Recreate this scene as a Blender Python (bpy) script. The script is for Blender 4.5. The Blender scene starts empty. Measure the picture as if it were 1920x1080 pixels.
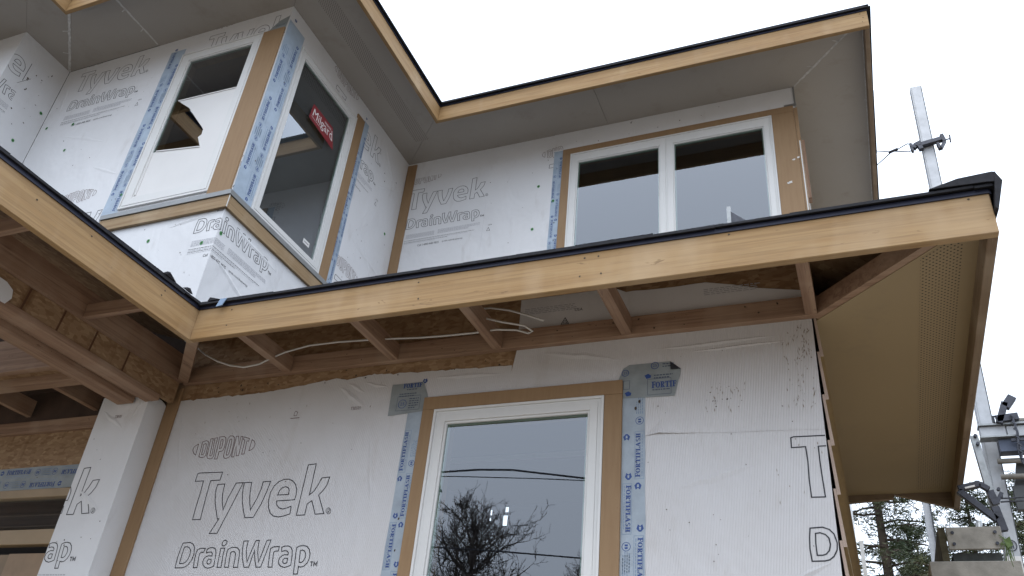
import bpy, bmesh, math, random
from mathutils import Vector, Matrix, noise
rad = math.radians
C = bpy.context.scene.collection
SC = bpy.context.scene
U = 2.2            # metres per survey unit
EYE = 1.6          # eye height in metres

# ------------------------------------------------------------------ camera
R = ((0.926275, 0.366544, 0.087522), (-0.126869, 0.522001, -0.843457), (-0.354850, 0.770170, 0.530019))
cam = bpy.data.cameras.new('camera')
cam.sensor_width = 36.0
cam.lens = 1569.70 / 1920 * 36.0
cam.clip_start = 0.05
cam.clip_end = 3000
co = bpy.data.objects.new('camera', cam)
C.objects.link(co)
rx, ry, rz = R[0], [-v for v in R[1]], [-v for v in R[2]]
M = Matrix(((rx[0], ry[0], rz[0], 0), (rx[1], ry[1], rz[1], 0), (rx[2], ry[2], rz[2], EYE), (0, 0, 0, 1)))
co.matrix_world = M
SC.camera = co

# ------------------------------------------------------------------ light
w = bpy.data.worlds.new('World')
SC.world = w
w.use_nodes = True
nt = w.node_tree
nt.nodes.clear()
SUN_EL, SUN_AZ = 66.0, 160.0
sky = nt.nodes.new('ShaderNodeTexSky')
sky.sky_type = 'NISHITA'
sky.sun_disc = False
sky.sun_elevation = rad(SUN_EL)
sky.sun_rotation = rad(SUN_AZ)
sky.dust_density = 3.0
sky.air_density = 1.0
hs = nt.nodes.new('ShaderNodeHueSaturation')
hs.inputs['Saturation'].default_value = 0.26
hs.inputs['Value'].default_value = 1.0
mx = nt.nodes.new('ShaderNodeMix')
mx.data_type = 'RGBA'
mx.inputs[0].default_value = 0.55
mx.inputs[7].default_value = (11.3, 12.8, 15.0, 1)     # even bright cloud layer
bg = nt.nodes.new('ShaderNodeBackground')
bg.inputs['Strength'].default_value = 0.13
wo = nt.nodes.new('ShaderNodeOutputWorld')
nt.links.new(sky.outputs[0], hs.inputs['Color'])
nt.links.new(hs.outputs[0], mx.inputs[6])
# overcast: brighter overhead than at the horizon
tcw = nt.nodes.new('ShaderNodeTexCoord'); spw = nt.nodes.new('ShaderNodeSeparateXYZ')
nt.links.new(tcw.outputs['Generated'], spw.inputs[0])
mr = nt.nodes.new('ShaderNodeMapRange'); mr.inputs[1].default_value = 0.0; mr.inputs[2].default_value = 1.0
mr.inputs[3].default_value = 0.74; mr.inputs[4].default_value = 1.25
nt.links.new(spw.outputs['Z'], mr.inputs[0])
vm = nt.nodes.new('ShaderNodeVectorMath'); vm.operation = 'SCALE'
nt.links.new(mx.outputs[2], vm.inputs[0]); nt.links.new(mr.outputs[0], vm.inputs['Scale'])
nt.links.new(vm.outputs[0], bg.inputs['Color'])
nt.links.new(bg.outputs[0], wo.inputs[0])
sl = bpy.data.lights.new('sun', 'SUN')
sl.energy = 0.5
sl.angle = rad(40)
sl.color = (1.0, 0.96, 0.9)
so = bpy.data.objects.new('sun', sl)
C.objects.link(so)
az, el = rad(SUN_AZ), rad(SUN_EL)
sd = Vector((math.sin(az) * math.cos(el), math.cos(az) * math.cos(el), math.sin(el)))
so.rotation_euler = sd.to_track_quat('Z', 'Y').to_euler()
so.location = (0, -5, 30)
SC.view_settings.view_transform = 'Standard'
SC.view_settings.look = 'None'
SC.view_settings.exposure = 0.72
SC.view_settings.gamma = 1.0
SC.cycles.max_bounces = 8
SC.cycles.diffuse_bounces = 4
SC.cycles.transparent_max_bounces = 24

# ------------------------------------------------------------------ mesh helpers
def W(p):
    return Vector((p[0] * U, p[1] * U, p[2] * U + EYE))

class MB:
    def __init__(s):
        s.v, s.f, s.m = [], [], []
    def face(s, pts, m=0):
        i = len(s.v)
        s.v += [tuple(p) for p in pts]
        s.f.append(tuple(range(i, i + len(pts))))
        s.m.append(m)
    def cut(s, ax, a0, a1, z0, z1):              # drop printed faces that fall in an opening
        keep = []
        for f, m in zip(s.f, s.m):
            a = sum(s.v[i][ax] for i in f) / len(f); z = sum(s.v[i][2] for i in f) / len(f)
            if not (a0 < a < a1 and z0 < z < z1): keep.append((f, m))
        s.f, s.m = [k[0] for k in keep], [k[1] for k in keep]
    def box(s, x0, x1, y0, y1, z0, z1, m=0):
        i = len(s.v)
        s.v += [(x, y, z) for z in (z0, z1) for x, y in ((x0, y0), (x1, y0), (x1, y1), (x0, y1))]
        for q in ((3, 2, 1, 0), (4, 5, 6, 7), (0, 1, 5, 4), (1, 2, 6, 5), (2, 3, 7, 6), (3, 0, 4, 7)):
            s.f.append(tuple(i + k for k in q)); s.m.append(m)
        return s
    def hexa(s, b, t, m=0):                      # bottom ring, top ring (same winding)
        n = len(b); i = len(s.v)
        s.v += [tuple(p) for p in b] + [tuple(p) for p in t]
        s.f.append(tuple(i + n - 1 - k for k in range(n))); s.m.append(m)
        s.f.append(tuple(i + n + k for k in range(n))); s.m.append(m)
        for k in range(n):
            j = (k + 1) % n
            s.f.append((i + k, i + j, i + n + j, i + n + k)); s.m.append(m)
        return s
    def slab(s, poly, z0, z1, m=0):              # (x, y) outline
        return s.hexa([(x, y, z0) for x, y in poly], [(x, y, z1) for x, y in poly], m)
    def bar(s, p, q, w, h, m=0, up=(0, 0, 1)):
        p, q, up = Vector(p), Vector(q), Vector(up)
        d = (q - p).normalized()
        a = d.cross(up).normalized() * (w / 2)
        b = a.cross(d).normalized() * (h / 2)
        return s.hexa([p - a - b, p + a - b, p + a + b, p - a + b], [q - a - b, q + a - b, q + a + b, q - a + b], m)
    def tube(s, pts, r, n=8, m=0):
        pts = [Vector(p) for p in pts]
        if not isinstance(r, (list, tuple)): r = [r] * len(pts)
        i0 = len(s.v); up = Vector((0.13, 0.21, 0.97))
        for k, p in enumerate(pts):
            d = (pts[min(k + 1, len(pts) - 1)] - pts[max(k - 1, 0)]).normalized()
            a = d.cross(up)
            if a.length < 1e-3: a = d.cross(Vector((1, 0, 0)))
            a.normalize(); b = d.cross(a)
            for j in range(n):
                t = 2 * math.pi * j / n
                s.v.append(tuple(p + (a * math.cos(t) + b * math.sin(t)) * r[k]))
        for k in range(len(pts) - 1):
            for j in range(n):
                j2 = (j + 1) % n
                s.f.append((i0 + k * n + j, i0 + k * n + j2, i0 + (k + 1) * n + j2, i0 + (k + 1) * n + j)); s.m.append(m)
        s.f.append(tuple(i0 + n - 1 - j for j in range(n))); s.m.append(m)
        e = i0 + (len(pts) - 1) * n
        s.f.append(tuple(e + j for j in range(n))); s.m.append(m)
        return s
    def disc(s, c, a, b, r, n=8, m=0, jit=0.0, rng=random):
        c, a, b = Vector(c), Vector(a), Vector(b)
        s.face([c + (a * math.cos(2 * math.pi * k / n) + b * math.sin(2 * math.pi * k / n)) * r * (1 + jit * (rng.random() - 0.5)) for k in range(n)], m)
    def build(s, name, mats, parent=None, base=None, bevel=0, smooth=False, label=None, kind=None, metres=False):
        if not isinstance(mats, (list, tuple)): mats = [mats]
        org = BASE.get(parent, None) if parent is not None else (Vector(base) if base is not None else Vector((0, 0, 0)))
        if org is None: org = Vector((0, 0, 0))
        me = bpy.data.meshes.new(name)
        vv = [(Vector(p) if metres else W(p)) - org for p in s.v]
        me.from_pydata([tuple(p) for p in vv], [], s.f)
        for m in mats: me.materials.append(m)
        me.polygons.foreach_set('material_index', s.m)
        if smooth: me.polygons.foreach_set('use_smooth', [True] * len(s.f))
        me.update()
        o = bpy.data.objects.new(name, me)
        C.objects.link(o)
        if parent is not None:
            o.parent = parent
        else:
            o.location = org
        BASE[o] = org
        if bevel:
            b = o.modifiers.new('bevel', 'BEVEL'); b.width = bevel; b.segments = 1; b.limit_method = 'ANGLE'
        if label: o['label'] = label
        if kind: o['kind'] = kind
        return o
BASE = {}
def thing(name, label, cat, at=(0, 0, 0), group=None):
    o = bpy.data.objects.new(name, None)
    C.objects.link(o)
    o.location = at
    o.empty_display_size = 0.2
    BASE[o] = Vector(at)
    o['label'] = label; o['category'] = cat
    if group: o['group'] = group
    return o
def tag(o, label, cat, group=None):
    o['label'] = label; o['category'] = cat
    if group: o['group'] = group
    return o

# ------------------------------------------------------------------ materials
def lerp(a, b, t): return tuple(x + (y - x) * t for x, y in zip(a, b))
class Mat:
    def __init__(s, name, base, rough=0.6, metal=0.0, spec=0.4):
        base = tuple(c * 0.8 for c in base)
        s.mat = bpy.data.materials.new(name); s.mat.use_nodes = True
        s.nt = s.mat.node_tree
        s.p = s.nt.nodes['Principled BSDF']
        s.p.inputs['Base Color'].default_value = (*base, 1)
        s.p.inputs['Roughness'].default_value = rough
        s.p.inputs['Metallic'].default_value = metal
        s.p.inputs['Specular IOR Level'].default_value = spec
        s.col = None; s.base = base; s.h = None
        s.tc = s.nt.nodes.new('ShaderNodeTexCoord')
    def new(s, t): return s.nt.nodes.new(t)
    def link(s, a, b): s.nt.links.new(a, b)
    def noise(s, scale, detail=4, rough=0.55, dist=0.0):
        mp = s.new('ShaderNodeMapping')
        sc = scale if isinstance(scale, (tuple, list)) else (scale,) * 3
        mp.inputs['Scale'].default_value = sc
        s.link(s.tc.outputs['Object'], mp.inputs['Vector'])
        n = s.new('ShaderNodeTexNoise')
        n.inputs['Scale'].default_value = 1.0; n.inputs['Detail'].default_value = detail
        n.inputs['Roughness'].default_value = rough; n.inputs['Distortion'].default_value = dist
        s.link(mp.outputs[0], n.inputs['Vector'])
        return n.outputs['Fac']
    def ramp(s, fac, a, b, ca=0.0, cb=1.0):
        r = s.new('ShaderNodeMapRange'); r.clamp = True
        r.inputs[1].default_value = a; r.inputs[2].default_value = b
        r.inputs[3].default_value = ca; r.inputs[4].default_value = cb
        s.link(fac, r.inputs[0]); return r.outputs[0]
    def mix(s, fac, colour):
        m = s.new('ShaderNodeMix'); m.data_type = 'RGBA'
        if isinstance(fac, float): m.inputs[0].default_value = fac
        else: s.link(fac, m.inputs[0])
        if s.col is None: m.inputs[6].default_value = (*s.base, 1)
        else: s.link(s.col, m.inputs[6])
        m.inputs[7].default_value = (*(c * 0.8 for c in colour), 1)
        s.col = m.outputs[2]
        s.link(s.col, s.p.inputs['Base Color']); return s
    def bump(s, fac, strength=0.3, dist=0.002):
        b = s.new('ShaderNodeBump')
        b.inputs['Strength'].default_value = strength; b.inputs['Distance'].default_value = dist
        s.link(fac, b.inputs['Height'])
        if s.h is not None: s.link(s.h, b.inputs['Normal'])
        s.h = b.outputs[0]
        s.link(s.h, s.p.inputs['Normal']); return s
def axis_scale(ax, along, across):
    v = [across] * 3; v['xyz'.index(ax)] = along
    return tuple(v)
_wc = {}
def wood(kind, ax):
    key = kind + ax
    if key in _wc: return _wc[key]
    a, b, d = {'fascia': ((0.45, 0.298, 0.145), (0.37, 0.225, 0.10), (0.20, 0.12, 0.06)),
               'lumber': ((0.42, 0.28, 0.19), (0.31, 0.19, 0.125), (0.14, 0.075, 0.05)),
               'board':  ((0.43, 0.31, 0.18), (0.34, 0.225, 0.12), (0.20, 0.12, 0.06)),
               'edge':   ((0.30, 0.225, 0.155), (0.24, 0.17, 0.11), (0.15, 0.09, 0.055))}[kind]  # edge: darkened wood, includes the shade on the rake board
    m = Mat(key, a, 0.62, spec=0.25)
    m.mix(m.ramp(m.noise(axis_scale(ax, 0.9, 14), 5, 0.6, 1.2), 0.38, 0.66), b)
    m.mix(m.ramp(m.noise(axis_scale(ax, 3.5, 95), 3, 0.6), 0.56, 0.76, 0, 0.55), d)
    m.mix(m.ramp(m.noise(axis_scale(ax, 1.3, 5), 3, 0.6, 2.5), 0.66, 0.74, 0, 0.5), lerp(d, b, 0.4))
    m.mix(m.ramp(m.noise(axis_scale(ax, 0.7, 38), 4, 0.65, 0.6), 0.48, 0.62, 0, 0.65), lerp(b, d, 0.45))
    m.mix(m.ramp(m.noise(axis_scale(ax, 2.6, 1.2), 3, 0.6), 0.52, 0.70, 0, 0.4), lerp(a, (1, 0.9, 0.75), 0.25))
    m.mix(m.ramp(m.noise(axis_scale(ax, 7, 26), 3, 0.7, 1.0), 0.65, 0.72, 0, 0.65), d)
    m.mix(m.ramp(m.noise(1.7, 5, 0.65), 0.5, 0.7, 0, 0.3), lerp(b, (.30, .25, .18), .5))
    m.bump(m.noise(axis_scale(ax, 5, 120), 3), 0.25, 0.001)
    _wc[key] = m.mat
    return m.mat
def make_wrap(name, ribs):
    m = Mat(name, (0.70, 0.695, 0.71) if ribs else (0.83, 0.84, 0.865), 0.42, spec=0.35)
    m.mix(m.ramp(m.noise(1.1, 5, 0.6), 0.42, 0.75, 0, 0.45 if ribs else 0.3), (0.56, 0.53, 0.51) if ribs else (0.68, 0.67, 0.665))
    m.mix(m.ramp(m.noise((7, 7, 2.2), 5, 0.65), 0.60, 0.78, 0, 0.3), (0.50, 0.46, 0.42))
    m.mix(m.ramp(m.noise(150, 2, 0.6), 0.66, 0.74, 0, 0.35), (0.52, 0.50, 0.49))
    if ribs:
        mp = m.new('ShaderNodeMapping'); mp.inputs['Rotation'].default_value = (0, rad(-6), 0)
        m.link(m.tc.outputs['Object'], mp.inputs['Vector'])
        wv = m.new('ShaderNodeTexWave'); wv.wave_type = 'BANDS'; wv.bands_direction = 'X'
        wv.inputs['Scale'].default_value = 26; wv.inputs['Distortion'].default_value = 0.9; wv.inputs['Detail'].default_value = 2
        wv.inputs['Detail Scale'].default_value = 0.6
        m.link(mp.outputs[0], wv.inputs['Vector'])
        m.bump(wv.outputs['Fac'], 0.4, 0.003)
    m.bump(m.noise((2.4, 2.4, 1.6), 3, 0.5, 0.5), 0.6, 0.05)
    m.bump(m.noise(18, 3, 0.55, 0.2), 0.14, 0.005)
    return m.mat
WRAP = make_wrap('house_wrap', False)
WRAPR = make_wrap('ribbed_house_wrap', True)
def simple(name, base, rough=0.6, metal=0.0, var=0.12, scale=6, spec=0.4, bump=0.0):
    m = Mat(name, base, rough, metal, spec)
    m.mix(m.ramp(m.noise(scale, 5, 0.6), 0.35, 0.7, 0, 1), tuple(c * (1 - 2 * var) for c in base))
    if bump: m.bump(m.noise(scale * 12, 3), bump, 0.002)
    return m.mat
_o = Mat('osb', (0.36, 0.235, 0.135), 0.7, spec=0.2)
_vn = _o.new('ShaderNodeTexVoronoi'); _vn.inputs['Scale'].default_value = 1; _vn.inputs['Randomness'].default_value = 1
_mp = _o.new('ShaderNodeMapping'); _mp.inputs['Scale'].default_value = (26, 26, 60); _mp.inputs['Rotation'].default_value = (0.3, 0.5, 0.35)
_o.link(_o.tc.outputs['Object'], _mp.inputs['Vector']); _o.link(_mp.outputs[0], _vn.inputs['Vector'])
_sx = _o.new('ShaderNodeSeparateColor'); _o.link(_vn.outputs['Color'], _sx.inputs[0])
_o.mix(_o.ramp(_sx.outputs[0], 0.2, 0.9, 0, 0.8), (0.25, 0.145, 0.075))
_o.mix(_o.ramp(_sx.outputs[1], 0.7, 0.95, 0, 0.7), (0.46, 0.32, 0.19))
_o.mix(_o.ramp(_o.noise((9, 9, 2), 4, 0.6), 0.58, 0.72, 0, 0.7), (0.16, 0.08, 0.035))
_o.bump(_sx.outputs[0], 0.3, 0.002)
OSB = _o.mat
_t = Mat('trim_board', (0.335, 0.215, 0.115), 0.6, spec=0.3)
_t.mix(_t.ramp(_t.noise((40, 40, 4), 4, 0.6), 0.4, 0.7, 0, 0.5), (0.275, 0.165, 0.085))
_t.mix(_t.ramp(_t.noise(2.2, 4), 0.5, 0.75, 0, 0.4), (0.39, 0.26, 0.15))
_t.mix(_t.ramp(_t.noise(60, 2), 0.7, 0.75, 0, 0.5), (0.28, 0.16, 0.08))
_t.bump(_t.noise((90, 90, 9), 3), 0.2, 0.001)
TRIM = _t.mat
_s = Mat('soffit_board', (0.45, 0.415, 0.37), 0.65, spec=0.3)
_s.mix(_s.ramp(_s.noise(1.4, 4), 0.4, 0.7, 0, 0.35), (0.40, 0.365, 0.32))
_s.bump(_s.noise(160, 3, 0.6), 0.35, 0.0015)
_s.mix(_s.ramp(_s.noise((26, 9, 20), 4, 0.7, 1.0), 0.70, 0.75, 0, 0.6), (0.52, 0.49, 0.45))
_s.mix(_s.ramp(_s.noise(3.1, 5, 0.7), 0.55, 0.75, 0, 0.35), (0.27, 0.22, 0.16))
SOFFIT = _s.mat
_s = Mat('tan_soffit_board', (0.40, 0.31, 0.185), 0.65, spec=0.3)
_s.mix(_s.ramp(_s.noise(1.4, 4), 0.4, 0.7, 0, 0.35), (0.355, 0.27, 0.16))
_s.bump(_s.noise(160, 3, 0.6), 0.35, 0.0015)
_s.mix(_s.ramp(_s.noise((26, 9, 20), 4, 0.7, 1.0), 0.70, 0.75, 0, 0.6), (0.47, 0.38, 0.25))
_s.mix(_s.ramp(_s.noise(3.1, 5, 0.7), 0.55, 0.75, 0, 0.35), (0.27, 0.22, 0.16))
SOFFITL = _s.mat
def make_vent(nm='perforated_soffit', base=(0.43, 0.395, 0.35)):
    m = Mat(nm, base, 0.65, spec=0.3)
    sc = m.new('ShaderNodeVectorMath'); sc.operation = 'SCALE'; sc.inputs[3].default_value = 1 / 0.019
    rt = m.new('ShaderNodeMapping'); rt.inputs['Rotation'].default_value = (0, 0, rad(45))
    m.link(m.tc.outputs['Object'], rt.inputs['Vector']); m.link(rt.outputs[0], sc.inputs[0])
    fr = m.new('ShaderNodeVectorMath'); fr.operation = 'FRACTION'; m.link(sc.outputs[0], fr.inputs[0])
    sb = m.new('ShaderNodeVectorMath'); sb.operation = 'SUBTRACT'; sb.inputs[1].default_value = (0.5, 0.5, 0)
    m.link(fr.outputs[0], sb.inputs[0])
    ml = m.new('ShaderNodeVectorMath'); ml.operation = 'MULTIPLY'; ml.inputs[1].default_value = (1, 1, 0)
    m.link(sb.outputs[0], ml.inputs[0])
    ln = m.new('ShaderNodeVectorMath'); ln.operation = 'LENGTH'; m.link(ml.outputs[0], ln.inputs[0])
    m.mix(m.ramp(ln.outputs['Value'], 0.17, 0.24, 1, 0), (0.04, 0.035, 0.03))
    m.bump(m.noise(160, 3, 0.6), 0.35, 0.0015)
    return m.mat
VENT = make_vent()
VENTL = make_vent('tan_perforated_soffit', (0.39, 0.30, 0.18))
VINYL = simple('white_vinyl', (0.80, 0.80, 0.79), 0.35, 0, 0.03, 3)
TAPEG = simple('shaded_flashing', (0.33, 0.365, 0.375), 0.5, 0, 0.12, 9, 0.4, 0.3)  # darker copy of the tape, shade under the eaves put into its colour
TAPEM = simple('greyer_flashing', (0.44, 0.51, 0.585), 0.45, 0, 0.12, 9, 0.4, 0.3)  # greyer, slightly darker version of the tape colour
TAPE = simple('flashing_tape', (0.47, 0.575, 0.70), 0.4, 0, 0.09, 9, 0.4, 0.3)
INK = simple('black_ink', (0.03, 0.031, 0.04), 0.6, 0, 0.1, 40)
INKR = simple('oval_logo_ink', (0.13, 0.055, 0.05), 0.6, 0, 0.1, 40)
GREY = simple('fine_print_ink', (0.56, 0.57, 0.61), 0.6, 0, 0.1, 40)
BLUE = simple('blue_ink', (0.035, 0.085, 0.30), 0.5, 0, 0.1, 40)
BLUEL = simple('pale_blue_ink', (0.24, 0.33, 0.48), 0.5, 0, 0.1, 40)
DIRT = simple('dirt', (0.10, 0.075, 0.055), 0.9, 0, 0.2, 60)
GREEN = simple('green_cap', (0.05, 0.33, 0.08), 0.5, 0, 0.1, 20)
SHING = simple('asphalt_shingle', (0.028, 0.029, 0.036), 0.85, 0, 0.2, 50, 0.3, 0.6)
DRIP = simple('drip_edge_metal', (0.022, 0.025, 0.05), 0.45, 0.2, 0.1, 10)
FLASH = simple('grey_flashing', (0.33, 0.34, 0.345), 0.4, 0.3, 0.08, 8)
CAULK = simple('white_caulk', (0.78, 0.77, 0.74), 0.5, 0, 0.05, 20)
ALU = simple('aluminium', (0.56, 0.58, 0.61), 0.5, 0.25, 0.1, 14, 0.5, 0.2)
STEEL = simple('dark_steel', (0.075, 0.08, 0.10), 0.5, 0.5, 0.2, 25, 0.5, 0.2)
GALV = simple('galvanised_steel', (0.40, 0.42, 0.43), 0.45, 0.6, 0.15, 25)
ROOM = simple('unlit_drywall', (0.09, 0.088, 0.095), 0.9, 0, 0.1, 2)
STUD = simple('interior_stud', (0.20, 0.13, 0.08), 0.8, 0, 0.2, 10)
GREENE = simple('glass_edge_spacer', (0.26, 0.36, 0.30), 0.35, 0, 0.1, 6)
FILM = simple('white_protective_film', (0.84, 0.83, 0.82), 0.35, 0, 0.03, 2)
RED = simple('red_sticker', (0.27, 0.022, 0.03), 0.4, 0, 0.08, 5)
WHITE = simple('white_print', (0.86, 0.85, 0.84), 0.5, 0, 0.02, 5)
WEATH = simple('weathered_board', (0.42, 0.40, 0.36), 0.8, 0, 0.2, 9, 0.2, 0.5)
PRIMED = simple('siding_end', (0.50, 0.38, 0.31), 0.7, 0, 0.1, 9)
SIDING = simple('tan_siding', (0.36, 0.255, 0.12), 0.55, 0, 0.12, 7, 0.35, 0.2)
DOORM = simple('tan_door', (0.40, 0.29, 0.17), 0.5, 0, 0.08, 5)
CABLE = simple('white_cable', (0.70, 0.68, 0.64), 0.45, 0, 0.08, 9)
BARK = simple('bark', (0.085, 0.065, 0.05), 0.9, 0, 0.25, 6, 0.2, 0.8)
TWIG = simple('bare_twig', (0.14, 0.12, 0.11), 0.9, 0, 0.2, 6)
_n = Mat('needles', (0.035, 0.055, 0.022), 0.6, spec=0.3)
_n.mix(_n.ramp(_n.noise(0.9, 3), 0.4, 0.65), (0.085, 0.085, 0.03))
_n.mix(_n.ramp(_n.noise(2.5, 2), 0.6, 0.75, 0, 0.7), (0.02, 0.04, 0.02))
NEEDLE = _n.mat
def make_glass():
    m = bpy.data.materials.new('window_glass'); m.use_nodes = True
    t = m.node_tree; t.nodes.clear()
    fr = t.nodes.new('ShaderNodeFresnel'); fr.inputs['IOR'].default_value = 1.5
    def math_(op, a, b):
        n = t.nodes.new('ShaderNodeMath'); n.operation = op
        for i, x in enumerate((a, b)):
            if isinstance(x, (int, float)): n.inputs[i].default_value = x
            else: t.links.new(x, n.inputs[i])
        return n.outputs[0]
    ge = t.nodes.new('ShaderNodeNewGeometry')
    t.links.new(math_('ADD', 1.5, math_('MULTIPLY', ge.outputs['Backfacing'], 1 / 1.5 - 1.5)), fr.inputs['IOR'])
    k = math_('SUBTRACT', 1.0, fr.outputs[0])
    k = math_('POWER', k, 3.8)                 # four faces of a double pane
    k = math_('SUBTRACT', 1.0, k)
    tr = t.nodes.new('ShaderNodeBsdfTransparent'); tr.inputs[0].default_value = (0.74, 0.80, 0.79, 1)
    gl = t.nodes.new('ShaderNodeBsdfGlossy'); gl.inputs['Roughness'].default_value = 0.0
    gl.inputs['Color'].default_value = (0.90, 0.94, 1.0, 1)
    mi = t.nodes.new('ShaderNodeMixShader'); ou = t.nodes.new('ShaderNodeOutputMaterial')
    t.links.new(k, mi.inputs[0]); t.links.new(tr.outputs[0], mi.inputs[1]); t.links.new(gl.outputs[0], mi.inputs[2])
    t.links.new(mi.outputs[0], ou.inputs[0])
    return m
GLASS = make_glass()
# ------------------------------------------------------------------ wall-plane frames: (along, up, out) -> (x, y, z)
def front(c): return lambda a, z, n: (a, c - n / U, z)        # faces the street (-Y)
def side(c): return lambda a, z, n: (c + n / U, a, z)         # faces right (+X)
def fbox(mb, fr, a0, a1, z0, z1, n0, n1, m=0):
    b = [fr(a0, z0, n1), fr(a1, z0, n1), fr(a1, z0, n0), fr(a0, z0, n0)]
    t = [fr(a0, z1, n1), fr(a1, z1, n1), fr(a1, z1, n0), fr(a0, z1, n0)]
    return mb.hexa(b, t, m)
def ring(mb, fr, a0, a1, z0, z1, wd, n0, n1, m=0):
    fbox(mb, fr, a0, a0 + wd, z0, z1, n0, n1, m); fbox(mb, fr, a1 - wd, a1, z0, z1, n0, n1, m)
    fbox(mb, fr, a0 + wd, a1 - wd, z1 - wd, z1, n0, n1, m); fbox(mb, fr, a0 + wd, a1 - wd, z0, z0 + wd, n0, n1, m)

# ------------------------------------------------------------------ printed lettering
TYVEK = [[(-177,2514),(-120,2533),(681,2520),(664,2294),(349,2294),(348,1934),(361,1566),(377,1220),(114,1223),(104,1595),(115,1985),(100,2299),(-181,2296)],[(631,2171),(871,2176),(875,2015),(896,1851),(956,1666),(1053,1458),(1109,1782),(1247,2184),(1480,2184),(1333,1692),(1062,837),(813,835),(991,1222),(944,1217),(802,1490),(706,1695),(643,1902),(623,2047)],[(1517,2182),(1765,2181),(1775,2017),(1809,1814),(1872,1612),(1950,1428),(2068,1724),(2127,2002),(2129,2178),(2371,2183),(2333,1933),(2248,1583),(2103,1226),(1831,1226),(1716,1440),(1614,1662),(1550,1885),(1529,2028)],[(3230,1284),(3045,1232),(2890,1214),(2733,1242),(2605,1323),(2508,1472),(2457,1670),(2455,1878),(2524,2045),(2644,2160),(2793,2214),(2946,2213),(3076,2160),(3187,2065),(3270,1913),(3284,1775),(3272,1649),(2712,1637),(2753,1532),(2846,1451),(2970,1417),(3101,1442),(3211,1480)],[(2702,1795),(2728,1907),(2788,1984),(2896,2013),(2995,1975),(3038,1903),(3043,1799)],[(3453,2575),(3697,2592),(3696,1763),(3808,1851),(3900,2023),(3965,2198),(4202,2210),(4165,1992),(4077,1850),(3980,1747),(4255,1257),(3998,1250),(3810,1605),(3690,1523),(3685,1241),(3434,1239)],[(4450,1320),(4430,1360),(4396,1391),(4356,1403),(4321,1393),(4300,1365),(4300,1325),(4320,1285),(4354,1255),(4394,1243),(4429,1253),(4449,1281)],[(4362,1267),(4348,1371),(4392,1369),(4411,1337),(4388,1313),(4417,1265),(4380,1311)]]
DRAIN = [[(25,602),(258,615),(379,567),(455,479),(496,306),(481,169),(410,46),(330,-16),(236,-37),(3,-41),(-15,198),(-2,417)],[(117,496),(202,506),(297,470),(355,400),(369,273),(338,160),(275,92),(209,72),(107,71),(102,300)],[(572,419),(669,454),(822,452),(794,347),(719,354),(680,320),(687,201),(722,-36),(600,-38),(564,180),(557,339)],[(887,431),(969,464),(1069,468),(1155,427),(1197,353),(1223,228),(1247,-7),(1159,-39),(1065,-55),(963,-27),(888,36),(857,109),(865,188),(919,238),(998,259),(1101,250),(1095,309),(1051,355),(966,350),(893,332)],[(1104,168),(1028,174),(986,130),(997,79),(1050,48),(1105,56),(1124,84)],[(1319,447),(1448,445),(1446,281),(1490,-37),(1364,-38),(1342,193)],[(1408,651),(1463,621),(1468,564),(1432,513),(1379,503),(1324,538),(1319,595),(1354,640)],[(1557,415),(1643,453),(1766,466),(1857,444),(1935,375),(1965,274),(2007,-41),(1875,-40),(1857,187),(1834,298),(1790,349),(1717,356),(1675,334),(1685,200),(1722,-39),(1596,-37),(1565,179),(1551,347)],[(1998,616),(2134,619),(2134,473),(2158,338),(2260,83),(2301,314),(2372,620),(2477,624),(2487,467),(2521,311),(2614,85),(2658,309),(2715,621),(2836,628),(2795,395),(2716,-41),(2575,-43),(2486,135),(2421,312),(2404,390),(2373,169),(2350,-42),(2207,-43),(2108,140),(2041,307),(2011,464)],[(2884,414),(2968,453),(3140,461),(3133,346),(3052,347),(3011,326),(3019,205),(3058,-44),(2938,-45),(2904,207),(2889,328)],[(3214,438),(3299,466),(3405,468),(3494,433),(3550,361),(3577,252),(3606,-1),(3530,-32),(3432,-56),(3319,-30),(3239,29),(3212,105),(3226,181),(3284,235),(3358,255),(3453,249),(3452,297),(3407,342),(3331,354),(3243,333)],[(3466,162),(3382,168),(3338,136),(3338,82),(3377,44),(3431,41),(3473,54)],[(3668,425),(3751,462),(3853,471),(3964,447),(4047,375),(4099,267),(4106,149),(4069,43),(3997,-31),(3913,-51),(3837,-35),(3859,-215),(3737,-217),(3708,36),(3677,294)],[(3794,347),(3856,362),(3922,334),(3969,268),(3981,182),(3951,97),(3896,60),(3829,66),(3812,206)]]
TM = [[(4158,68),(4241,71)],[(4203,69),(4210,-33)],[(4274,-33),(4267,70),(4317,-2),(4356,72),(4363,-34)]]
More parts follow.
